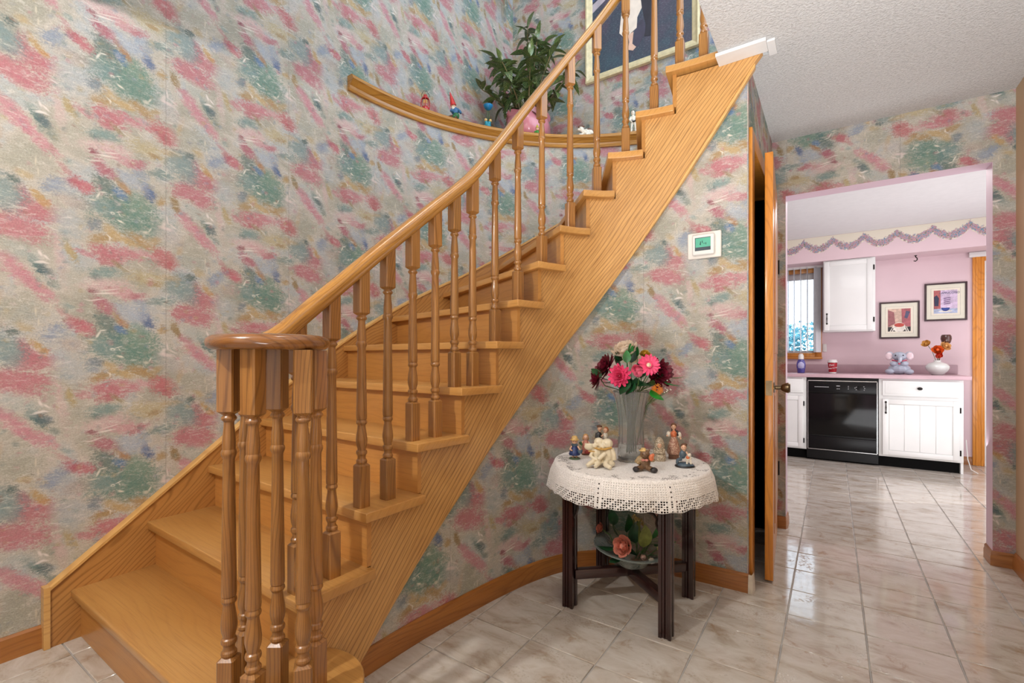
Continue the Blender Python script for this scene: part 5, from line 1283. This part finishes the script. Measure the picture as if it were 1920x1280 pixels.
figure('boy_figurine', (-1.250, 3.484, LZ), 'slender white figurine with dark hair at the right end of the ledge', 'figurine', [
    ('base', F_GN, [('l', [(.034, 0), (.035, .005), (.030, .008)])]),
    ('body', F_WH, [('e', (-.006, 0, .158), (.016, .016, .019)), ('t', [(-.006, 0, .12), (-.006, 0, .150)], .007), ('e', (-.004, 0, .112), (.020, .014, .030)), ('t', [(-.020, 0, .13), (-.030, -.012, .10), (-.014, -.02, .084)], [.008, .007, .006]), ('t', [(.014, 0, .13), (.024, -.012, .10), (.020, -.02, .080)], [.008, .007, .006]), ('t', [(-.012, 0, .09), (-.016, -.004, .05), (-.018, -.006, .008)], [.012, .008, .007]), ('t', [(.006, 0, .09), (.014, -.004, .05), (.016, -.006, .008)], [.012, .008, .007])], .0026),
    ('sash', F_BK, [('t', [(-.02, -.008, .098), (0, -.016, .086), (.018, -.010, .096)], .006), ('e', (.022, 0, .05), (.006, .012, .034))]),
    ('hair', F_BK, [('e', (-.006, .005, .166), (.018, .016, .016))]), ('eyes', F_BK, eyes(0, -.0155, .159, .006, .0018))])
# dried stems hanging high near the corner
o = empty('dried_stem_bunch', (-2.40, 3.30, 4.5), 'dried trailing stems hanging at the top edge near the wall corner', 'plant'); mb = MB()
for k in range(16):
    a = random.uniform(-.1, .12); l_ = random.uniform(.25, .55); mb.tube([(.0, a * .2, 0), (.02 + random.uniform(0, .03), a * .8, -l_ * .5), (.01 + random.uniform(0, .03), a + random.uniform(-.03, .03), -l_)], [.003, .0025, .001], 5)
mb.build('stems', plain('dried_stem', (120, 110, 84), .7, .2), o)

# ================================================================== KITCHEN
def text_mesh(name, s_, size, mat, par, M_, extr=.0004, shear=0, align='CENTER'):
    cu = bpy.data.curves.new(name, 'FONT'); cu.body = s_; cu.size = size; cu.extrude = extr; cu.align_x = align; cu.shear = shear
    ob = bpy.data.objects.new('tmp', cu); COL.objects.link(ob); bpy.context.view_layer.update()
    me = bpy.data.meshes.new_from_object(ob.evaluated_get(bpy.context.evaluated_depsgraph_get())); bpy.data.objects.remove(ob); bpy.data.curves.remove(cu)
    me.name = name; me.materials.clear(); me.materials.append(mat); o = bpy.data.objects.new(name, me); COL.objects.link(o); o.parent = par; o.matrix_local = M_; return o
CABW = plain('cabinet_white', (230, 230, 228), .38, .01, 5, coat=.15)
BLK = plain('toe_kick_black', (5, 5, 5), .6, .1, spec=.1)
def handle(par, x, y, z, h=.11):
    mb = MB().tube([(x, y, z), (x, y - .016, z + .01), (x, y - .018, z + h / 2), (x, y - .016, z + h - .01), (x, y, z + h)], [.004, .003, .005, .003, .004], 8)
    mb.ell((x, y - .004, z + .004), (.008, .003, .011)).ell((x, y - .004, z + h - .004), (.008, .003, .011)).ell((x, y - .018, z + h / 2), (.006, .005, .010))
    return wpart('handle', mb, DKMET, par)
def hinge(par, x, y, z): return wpart('hinge', MB().box((x - .009, y - .004, z), (x + .003, y, z + .05)).lathe([(.004, 0), (.004, .05)], 8, T(x - .003, y - .004, z)), DKMET, par)
YF = 5.88
def base_cab(x0, x1, label, dx0, dx1, hinge_x, hx, drawer=True, knob=True):
    c = empty('base_cabinet', ((x0 + x1) / 2, YF + .29, 0), label, 'cabinet')
    wpart('cabinet_body', MB().box((x0, YF, .105), (x1, 6.468, .862)), CABW, c, bevel=.002)
    wpart('toe_kick', MB().box((x0, YF + .055, 0.001), (x1 - (.02 if x1 > .9 else 0), 6.40, .105)), BLK, c)
    if x1 > .9: wpart('end_panel', MB().box((x1 - .018, YF + .01, .001), (x1, 6.46, .106)), CABW, c)
    dr = wpart('drawer', MB().box((dx0, YF - .018, .70), (dx1, YF, .845)).box((dx0 + .02, YF - .021, .72), (dx1 - .02, YF - .017, .825)), CABW, c, bevel=.003)
    if knob: wpart('knob', MB().ell(((dx0 + dx1) / 2, YF - .034, .775), (.020, .012, .014)).tube([((dx0 + dx1) / 2, YF - .018, .775), ((dx0 + dx1) / 2, YF - .034, .775)], .006), DKMET, dr)
    do = wpart('door', MB().box((dx0, YF - .018, .125), (dx1, YF, .665)), CABW, c, bevel=.003)
    mb = MB(); fw = .045
    # recessed beadboard framed by rails
    for a in ((dx0, .125, dx0 + fw, .665), (dx1 - fw, .125, dx1, .665), (dx0 + fw, .125, dx1 - fw, .125 + fw), (dx0 + fw, .665 - fw, dx1 - fw, .665)): mb.box((a[0], YF - .026, a[1]), (a[2], YF - .017, a[3]))
    wpart('door_frame', mb, CABW, do, bevel=.002)
    n_ = max(2, round((dx1 - dx0 - 2 * fw) / .105)); w_ = (dx1 - dx0 - 2 * fw - .01) / n_
    for k in range(n_): wpart('panel_board', MB().box((dx0 + fw + .005 + k * w_ + .0015, YF - .0215, .125 + fw + .004), (dx0 + fw + .005 + (k + 1) * w_ - .0015, YF - .0175, .665 - fw - .004)), CABW, do, bevel=.0015, bseg=1)
    handle(do, hx, YF - .026, .53)
    for z in (.17, .56): hinge(do, hinge_x, YF - .012, z)
    return c
base_cab(.372, .985, 'white base cabinet with one drawer and beadboard door right of the dishwasher', .400, .955, .965, .425)
base_cab(-.95, -.232, 'white base cabinet left of the dishwasher, cut off by the opening', -.70, -.262, -.252, -.66)
# dishwasher
dw = empty('dishwasher', (.07, YF + .29, 0), 'black front dishwasher with silver edge trim between the white cabinets', 'dishwasher')
GBLK = plain('gloss_black', (4, 4, 5), .14, .2, 10, spec=.3); SBLK = plain('satin_black', (9, 9, 11), .35, .15, 10, spec=.25); CHR = plain('chrome_trim', (205, 206, 208), .2, .04, metal=.9)
wpart('tub', MB().box((-.229, YF, .02), (.369, 6.46, .860)), SBLK, dw)
wpart('door_panel', MB().box((-.215, YF - .016, .27), (.355, YF, .70)), GBLK, dw, bevel=.004)
cpn = wpart('control_panel', MB().box((-.215, YF - .022, .712), (.355, YF, .822)), SBLK, dw, bevel=.004)
wpart('vent_slot', MB().box((-.20, YF - .024, .802), (-.03, YF - .021, .808)), GBLK, cpn)
wpart('lower_panel', MB().box((-.215, YF - .014, .125), (.355, YF, .252)), SBLK, dw, bevel=.003)
wpart('edge_trim', MB().box((-.222, YF - .018, .118), (-.216, YF, .832)).box((.356, YF - .018, .118), (.362, YF, .832)).box((-.222, YF - .018, .826), (.362, YF, .834)).box((-.222, YF - .018, .116), (.362, YF, .121)), CHR, dw)
wpart('toe_panel', MB().box((-.229, YF + .05, .001), (.369, YF + .07, .11)), BLK, dw)
PRT = plain('panel_print', (178, 178, 180), .4, .02)
mb = MB()
for k in range(11): mb.box((-.160 + k * .0115, YF - .0228, .763), (-.152 + k * .0115, YF - .0219, .770))
mb.box((.028, YF - .0228, .776), (.058, YF - .0219, .783)).box((.030, YF - .0228, .748), (.041, YF - .0219, .753)).box((.045, YF - .0228, .748), (.056, YF - .0219, .753))
for z in (.748, .762, .776): mb.box((.124, YF - .0228, z), (.131, YF - .0219, z + .005))
for x, z in ((.178, .762), (.19, .770), (.188, .745), (.215, .762), (.232, .758), (.225, .748), (.25, .776), (.256, .758), (.252, .742)): mb.box((x, YF - .0228, z), (x + .008, YF - .0219, z + .005))
wpart('panel_print', mb, PRT, cpn)
wpart('dial', MB().lathe([(.024, 0), (.022, .012), (.004, .014)], 20, T(.222, YF - .021, .762) @ R(PI / 2, 'X')), SBLK, cpn)
# counter
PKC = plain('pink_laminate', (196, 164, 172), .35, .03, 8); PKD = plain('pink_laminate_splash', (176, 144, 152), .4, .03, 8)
ct = empty('countertop', (.0, 6.15, .862), 'dusty pink laminate countertop with upstand along the kitchen wall', 'countertop')
wpart('worktop', MB().box((-.95, 5.845, .864), (1.035, 6.468, .900)), PKC, ct, bevel=.004)
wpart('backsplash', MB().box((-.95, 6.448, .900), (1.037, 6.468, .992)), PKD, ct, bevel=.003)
# upper cabinet
uc = empty('upper_cabinet', (.136, 6.3, 1.345), 'white single-door wall cabinet beside the kitchen window', 'cabinet')
wpart('cabinet_body', MB().box((-.088, 6.155, 1.347), (.362, 6.468, 2.113)), CABW, uc, bevel=.002)
do = wpart('door', MB().box((-.080, 6.137, 1.36), (.340, 6.155, 2.098)), CABW, uc, bevel=.004)
mb = MB()
for a in ((-.080, 1.36, -.030, 2.098), (.290, 1.36, .340, 2.098), (-.030, 1.36, .290, 1.41), (-.030, 2.048, .290, 2.098)): mb.box((a[0], 6.131, a[1]), (a[2], 6.138, a[3]))
wpart('door_frame', mb, CABW, do, bevel=.003)
handle(do, -.055, 6.131, 1.43)
for z in (1.44, 1.98): hinge(do, .352, 6.143, z)
# wallpaper border with scalloped swags on the soffit
def border_mat():
    m, t, b = newmat('floral_border'); tc = t.n('ShaderNodeTexCoord').outputs['Object']; s_ = t.n('ShaderNodeSeparateXYZ', i={0: tc})
    x = t.math('SUBTRACT', t.math('FRACT', t.math('DIVIDE', s_.outputs[0], .268)), .5); z = s_.outputs[2]
    sag = t.math('MULTIPLY', t.math('MULTIPLY', x, x), .34)           # swag height above its lowest point
    d = t.math('SUBTRACT', t.math('SUBTRACT', z, sag), 2.235)
    n1 = t.noise(tc, 55, 3, .6); n2 = t.noise(tc, 75, 2, .6)
    band = t.maprange(t.math('ABSOLUTE', t.math('ADD', t.math('SUBTRACT', d, .012), t.math('MULTIPLY', t.math('SUBTRACT', n1, .5), .10))), .030, .046, 1, 0)
    fl_ = t.ramp(n2, [(.36, (104, 134, 150)), (.44, (150, 172, 190)), (.5, (188, 110, 126)), (.56, (216, 170, 176)), (.62, (96, 122, 104))])
    c = t.mix(band, (226, 218, 200), fl_)
    low = t.math('LESS_THAN', d, -.028)
    c = t.mix(t.math('MULTIPLY', low, .0), c, (220, 190, 200))
    m.node_tree.links.new(c, b.inputs['Base Color']); setp(b, Roughness=.6); return m
pts = []; x = -1.0
P = []
while x <= 1.9:
    fx = ((x / .268) % 1.0) - .5; zz = 2.235 + .34 * fx * fx - .030 + .004 * math.sin(x * 160); P.append((x, zz)); x += .009
top = [(1.9, 2.382), (-1.0, 2.382)]
pp = P + top; n_ = len(pp)
vs = [Vector((x, 6.1375, z)) for x, z in pp] + [Vector((x, 6.1395, z)) for x, z in pp]
o = MB().add(vs, [tuple(range(n_)), tuple(range(2 * n_ - 1, n_ - 1, -1))] + [(i, (i + 1) % n_, n_ + (i + 1) % n_, n_ + i) for i in range(n_)]).build('trim_3', border_mat(), flat=True); o['kind'] = 'structure'
tag(o, 'wallpaper border of floral swags along the top of the kitchen soffit', 'trim')
# window with frame and vertical blind
w1 = tag(empty('window_1', (-.335, 6.47, 1.12)), 'kitchen window with orange wooden frame behind a vertical blind', 'window', kind='structure')
mb = MB().box((-.54, 6.445, 1.076), (-.172, 6.475, 1.125)).box((-.54, 6.445, 2.045), (-.172, 6.475, 2.14)).box((-.172, 6.445, 1.076), (-.106, 6.475, 2.14)).box((-.60, 6.445, 1.076), (-.54, 6.475, 2.14))
wpart('window_frame', mb, OAK_TRIM, w1, bevel=.004, grain=(0, 0, 1))
wpart('window_sill', MB().box((-.60, 6.425, 1.052), (-.10, 6.447, 1.075)), OAK_TRIM, w1, bevel=.004, grain=(1, 0, 0))
wpart('sash', MB().box((-.52, 6.52, 1.12), (-.15, 6.55, 1.15)).box((-.52, 6.52, 1.98), (-.15, 6.55, 2.05)).box((-.19, 6.52, 1.15), (-.15, 6.55, 1.98)).box((-.52, 6.52, 1.15), (-.48, 6.55, 1.98)), WHITE, w1, bevel=.003)
gp = glass('window_glass', (1, 1, 1), 0, 1.01)
wpart('pane', MB().box((-.48, 6.533, 1.15), (-.19, 6.537, 1.98)), gp, w1)
vb_ = empty('vertical_blind', (-.3, 6.40, 2.16), 'white vertical blind with narrow slats in front of the kitchen window', 'blind')
wpart('head_rail', MB().box((-.60, 6.385, 2.09), (-.082, 6.425, 2.135)), CABW, vb_, bevel=.004)
BL = plain('blind_vinyl', (226, 228, 232), .5, .02)
for x in (-.435, -.374, -.309, -.244):
    o = wpart('slat', MB().box((-.038, -.0008, 1.13), (.038, .0008, 2.10), T(x, 6.405, 0) @ R(rad(84), 'Z')), BL, vb_)
for k in range(3): wpart('slat', MB().box((-.038, -.0008, 1.13), (.038, .0008, 2.10), T(-.150 + k * .006, 6.405, 0) @ R(rad(35 + 8 * k), 'Z')), BL, vb_)
o = wpart('switch_plate', MB().box((-.100, 6.462, 1.135), (-.055, 6.469, 1.225)), PLAS2, None, bevel=.003) if False else MB().box((-.098, 6.462, 1.135), (-.060, 6.4695, 1.225)).build('switch_plate', PLAS2, bevel=.003)
tag(o, 'white switch plate low on the kitchen wall beside the window', 'switch')
# garden seen through the window
rr = random.Random(5)
def bush(x, y, z, r, label):
    o = empty('garden_shrub', (x, y, 0), label, 'shrub'); mb = MB()
    for _ in range(1500):
        v = Vector((rr.gauss(0, 1), rr.gauss(0, 1), rr.gauss(0, 1))).normalized() * r * rr.uniform(.6, 1); c_ = Vector((0, 0, z)) + Vector((v.x, v.y, v.z * 1.25)); s_ = r * .075
        q = Quaternion((rr.random(), rr.random(), rr.random()), rr.uniform(0, 6)); a = q @ Vector((s_, 0, 0)); b_ = q @ Vector((0, s_ * .6, 0)); mb.add([c_ - a, c_ - b_, c_ + a, c_ + b_], [(0, 1, 2, 3)])
    mb.build('foliage', plain('shrub_leaf', (96, 150, 160), .6, .3, 4), o); MB().tube([(0, 0, -.5), (0, 0, z)], .04, 8).build('trunk', F_BR, o)
bush(-.75, 8.3, 1.15, .42, 'blue-green shrub outside the kitchen window, left one')
bush(-.38, 8.5, 1.0, .50, 'blue-green shrub outside the kitchen window, right one')
o = struct('ground_outside', MB().box((-4, 6.6, -.6), (4, 12, -.5)), plain('garden_ground', (150, 156, 150), .9, .1, 2)); tag(o, 'pale ground outside the kitchen window', 'ground')
# passage door frame at the right of the back wall
d2 = tag(empty('door_2', (1.3, 6.47, 0)), 'varnished wooden door frame at the right end of the kitchen wall', 'door', kind='structure')
wpart('door_casing', MB().box((1.145, 6.445, .001), (1.232, 6.475, 2.10)).box((1.232, 6.445, 2.02), (1.94, 6.475, 2.10)).box((1.166, 6.438, .001), (1.186, 6.446, 2.08)).box((1.205, 6.438, .001), (1.222, 6.446, 2.06)), OAK_TRIM, d2, bevel=.004, grain=(0, 0, 1))
wpart('door_jamb', MB().box((1.232, 6.455, .001), (1.250, 6.60, 2.02)), CABW, d2)
wpart('door_leaf', MB().box((1.25, 6.50, .01), (1.93, 6.54, 2.02)), CABW, d2)
o = MB().box((1.118, 6.43, 2.062), (1.40, 6.468, 2.112)).build('door_chime', CABW, bevel=.004); tag(o, 'white rectangular box fixed above the kitchen door frame', 'wall box')
o = MB().sweep([(1.04, 6.468, 0), (1.144, 6.468, 0)], base_prof(.012, .08)).build('baseboard_kitchen', OAK_BASE, grain=(1, 0, 0)); o['kind'] = 'structure'; tag(o, 'short wooden baseboard right of the base cabinets', 'baseboard')
o = MB().tube([(1.03, 6.05, .30), (1.04, 6.04, .12), (1.06, 6.02, .03), (1.10, 5.98, .006)], .004, 6).build('cable', PLAS2); tag(o, 'white cable hanging beside the end of the base cabinet', 'cable')
# framed posters
def poster(x0, z0, x1, z1, label, fn):
    o = empty('framed_poster', ((x0 + x1) / 2, 6.468, z0), label, 'picture'); w = (x1 - x0) / 2; h = z1 - z0; f_ = .016
    MB().box((-w, -.020, 0), (-w + f_, 0, h)).box((w - f_, -.020, 0), (w, 0, h)).box((-w + f_, -.020, 0), (w - f_, 0, f_)).box((-w + f_, -.020, h - f_), (w - f_, 0, h)).build('frame', plain('dark_frame', (52, 26, 32), .35, .1), o, bevel=.002)
    MB().box((-w + f_, -.010, f_), (w - f_, -.002, h - f_)).build('mat_board', plain('mat_board', (228, 224, 206), .6, .01), o)
    a = w - .072; zb, zt = .075, h - .075
    MB().box((-a - .022, -.0108, zb - .022), (a + .022, -.0100, zt + .022)).build('mat_line', plain('mat_line', (170, 168, 160), .6), o)
    MB().box((-a - .020, -.0112, zb - .020), (a + .020, -.0106, zt + .020)).build('inner_mat', plain('inner_mat', (234, 226, 208), .6, .01), o)
    fn(o, a, zb, zt); return o
def P_(n, c): return plain('print_' + n, c, .5, .12, 40)
def circ(cx_, cz_, rx, rz_, a0=0, a1=360, n_=18): return [(cx_ + rx * math.cos(rad(a0 + (a1 - a0) * k / n_)), cz_ + rz_ * math.sin(rad(a0 + (a1 - a0) * k / n_))) for k in range(n_ + (0 if a1 - a0 == 360 else 1))]
def art1(o, a, zb, zt):
    h = zt - zb
    pr = MB().box((-a, -.0120, zb), (a, -.0112, zt)).build('print', P_('tan', (206, 176, 158)), o)
    flat('print_shape', [(-a, zb + h * .2), (-a, zt - .01), (-a * .45, zt - h * .15), (-a * .35, zb + h * .35)], P_('rosebrown', (152, 96, 98)), pr, -.0126)
    flat('print_shape', [(a * .25, zb + h * .25), (a * .2, zt), (a, zt), (a, zb + h * .2)], P_('rose', (176, 98, 104)), pr, -.0126)
    flat('print_shape', [(a * .45, zb + h * .6), (a * .6, zb + h * .9), (a * .95, zb + h * .85), (a * .7, zb + h * .55)], P_('slate', (84, 84, 112)), pr, -.0130)
    flat('print_shape', [(-a, zb), (a, zb), (a, zb + h * .2), (-a, zb + h * .2)], P_('black', (44, 38, 40)), pr, -.0128)
    for k in (-.8, -.6, .62, .8): flat('print_shape', [(a * k - .004, zb), (a * k + .006, zb), (a * k * .75 + .006, zb + h * .2), (a * k * .75, zb + h * .2)], P_('ivory', (230, 222, 210)), pr, -.0132)
    flat('print_shape', circ(0, zb + h * .18, a * .55, h * .22), P_('ivory', (230, 222, 210)), pr, -.0134)
    flat('print_shape', circ(0, zb + h * .28, a * .45, h * .09), P_('coffee', (176, 70, 60)), pr, -.0138)
def art2(o, a, zb, zt):
    h = zt - zb
    pr = MB().box((-a, -.0120, zb), (a, -.0112, zt)).build('print', P_('lavender', (208, 188, 214)), o)
    flat('print_shape', [(-a, zb + h * .2), (-a, zt), (-a * .42, zt), (-a * .42, zb + h * .2)], P_('brick', (170, 92, 92)), pr, -.0126)
    flat('print_shape', [(-a * .95, zb + h * .32), (-a * .98, zb + h * .72), (-a * .75, zb + h * .8), (-a * .55, zb + h * .66), (-a * .6, zb + h * .32)], P_('navy', (42, 46, 74)), pr, -.0130)
    flat('print_shape', [(-a, zb), (a, zb), (a, zb + h * .2), (-a, zb + h * .2)], P_('mist', (176, 186, 212)), pr, -.0128)
    for k in range(4): flat('print_shape', [(-a * .15, zb + h * (.38 + k * .08)), (a * .42, zb + h * (.42 + k * .08)), (a * .42, zb + h * (.45 + k * .08)), (-a * .15, zb + h * (.42 + k * .08))], P_('plum', (112, 80, 128)), pr, -.0130)
    flat('print_shape', circ(-.0, zb + h * .24, a * .36, h * .15, 180, 360), P_('blue', (44, 66, 140)), pr, -.0134)
    flat('print_shape', circ(.0, zb + h * .09, a * .6, h * .035), P_('ivory', (230, 222, 210)), pr, -.0132)
    text_mesh('lettering', 'CAPPUCCINO', .030, P_('ink', (86, 84, 120)), pr, Matrix.Translation((.028, -.0134, zt - .038)) @ R(PI / 2, 'X') @ Matrix.Scale(.82, 4, (1, 0, 0)))
poster(.414, 1.272, .746, 1.662, 'framed coffee cup print in rose tones, lower left of the two on the pink wall', art1)
poster(.784, 1.445, 1.108, 1.830, 'framed cappuccino print in lavender tones, upper right of the two on the pink wall', art2)
# hook
o = MB().tube([(.70, 6.33, 2.116), (.70, 6.33, 2.098), (.712, 6.33, 2.085), (.712, 6.33, 2.068), (.698, 6.33, 2.055), (.684, 6.33, 2.062)], .005, 8).lathe([(.012, 2.110), (.012, 2.116)], 12, T(.70, 6.33, 0)).build('ceiling_hook', DKMET); tag(o, 'dark metal plant hook under the pink soffit', 'hook')
# things on the counter
CZ = .9005
PUR = plain('purple_plastic', (76, 70, 150), .25, .05, coat=.4)
figure('soap_bottle', (-.293, 6.12, CZ), 'purple dish soap bottle with white cap on the counter', 'bottle', [
    ('bottle_body', PUR, [('e', (0, 0, .082), (.045, .026, .080)), ('l', [(.034, 0), (.036, .004), (.040, .05)])], .003), ('label_patch', plain('soap_label', (186, 184, 222), .4), [('e', (0, -.012, .080), (.033, .018, .052))]),
    ('cap', PLAS2, [('l', [(.026, .150), (.028, .156), (.026, .190), (.018, .206), (.010, .212)])])])
cp_ = figure('coffee_cup', (-.005, 6.12, CZ), 'red paper coffee cup with white lid and white script on the counter', 'cup', [
    ('cup_body', plain('cup_red', (170, 18, 36), .4, .03), [('l', [(.0345, .014), (.043, .118)])]), ('cup_foot', PLAS2, [('l', [(.033, 0), (.0345, .014)])]), ('lid', PLAS2, [('l', [(.045, .116), (.0455, .126), (.042, .128), (.040, .142), (.036, .146)])]), ('lid_band', F_BR, [('l', [(.0435, .112), (.0445, .116)])])])
SCR = plain('white_script', (240, 220, 220), .5)
for s_, z, x in (('Tim', .078, -.010), ('Hortons', .050, .002)):
    text_mesh('lettering', s_, .030 if s_ == 'Tim' else .024, SCR, cp_, Matrix.Translation((x, -.0440, z)) @ R(rad(86), 'X') @ R(rad(12), 'Z') , .0006, .35)
ELE = plain('elephant_grey', (176, 184, 200), .2, .04, 8, coat=.6)
figure('elephant_jar', (.552, 6.14, CZ), 'grey ceramic elephant cookie jar with pink ears and red collar on the counter', 'jar', [
    ('body', ELE, [('e', (0, 0, .055), (.092, .070, .055)), ('e', (0, 0, .105), (.070, .055, .045)), ('e', (-.040, -.045, .108), (.036, .030, .026)), ('e', (.040, -.045, .108), (.036, .030, .026)), ('e', (-.075, -.040, .028), (.040, .034, .028)), ('e', (.075, -.040, .028), (.040, .034, .028)), ('e', (0, -.004, .182), (.060, .055, .046)), ('t', [(0, -.048, .180), (.008, -.075, .160), (.006, -.085, .135), (-.006, -.080, .120)], [.024, .020, .015, .012])], .0032),
    ('ear', plain('ear_pink', (224, 200, 206), .25, .03, coat=.5), [('e', (-.082, -.008, .184), (.030, .010, .040))]), ('ear', plain('ear_pink', (224, 200, 206)), [('e', (.082, -.008, .184), (.030, .010, .040))]),
    ('ear_rim', ELE, [('e', (-.078, .0, .188), (.034, .009, .042))]), ('ear_rim', ELE, [('e', (.078, .0, .188), (.034, .009, .042))]),
    ('collar', plain('collar_red', (186, 70, 96), .4), [('t', [(-.056, -.020, .142), (-.030, -.052, .136), (0, -.066, .132), (.030, -.052, .136), (.056, -.020, .142)], .006), ('e', (0, -.082, .112), (.010, .006, .014))]),
    ('eyes', F_BK, [('e', (-.028, -.050, .190), (.007, .005, .009)), ('e', (.030, -.050, .190), (.006, .005, .007))])])
gv = figure('white_vase', (.838, 6.12, CZ), 'round white vase with ribbed body at the right of the counter', 'vase', [
    ('vase_body', plain('white_ceramic', (224, 228, 224), .25, .01, coat=.4), [('l', [(.038, 0), (.046, .004), (.078, .040), (.090, .068), (.088, .088), (.066, .112), (.032, .124), (.026, .130), (.028, .142), (.024, .142), (.022, .128)])])])
def kflower(label, dx, z, r, kind, mat, face=(.1, -1, .3), dep=-.02):
    flower(label, (.838 + dx, 6.12 + dep, z), face, r, kind, mat, (.838, 6.12, CZ + .10))
OR2 = plain('petal_tangerine', (232, 104, 44), .5, .12, 40); PCH = plain('petal_peach', (236, 180, 116), .5, .1, 40); RDO = plain('petal_vermilion', (214, 66, 40), .5, .1, 40)
kflower('vermilion silk blossom, lowest in the white vase', .0, 1.078, .055, 'bud', RDO)
kflower('tangerine silk blossom in the middle of the white vase', -.005, 1.138, .058, 'rose', OR2)
kflower('peach silk blossom at the right of the white vase', .046, 1.172, .056, 'rose', PCH, (.5, -.8, .4), .0)
kflower('yellow silk blossom at the upper left of the white vase', -.075, 1.20, .046, 'rose', plain('petal_amber', (226, 170, 92), .5, .12, 40), (-.5, -.8, .4), .0)
o = empty('dried_pod', (.838, 6.13, CZ + .10), 'dark brown dried seed pod standing behind the flowers in the white vase', 'flower')
MB().tube([(0, 0, 0), (.04, .01, .12), (.066, .02, .20)], .003, 6).build('stem', F_BR, o)
MB().lathe([(.010, .19), (.034, .215), (.042, .25), (.040, .275), (.032, .29), (.026, .285), (.022, .27)], 12, T(.068, .02, 0)).build('pod', plain('pod_brown', (78, 44, 34), .3, .2, 30, coat=.4), o)
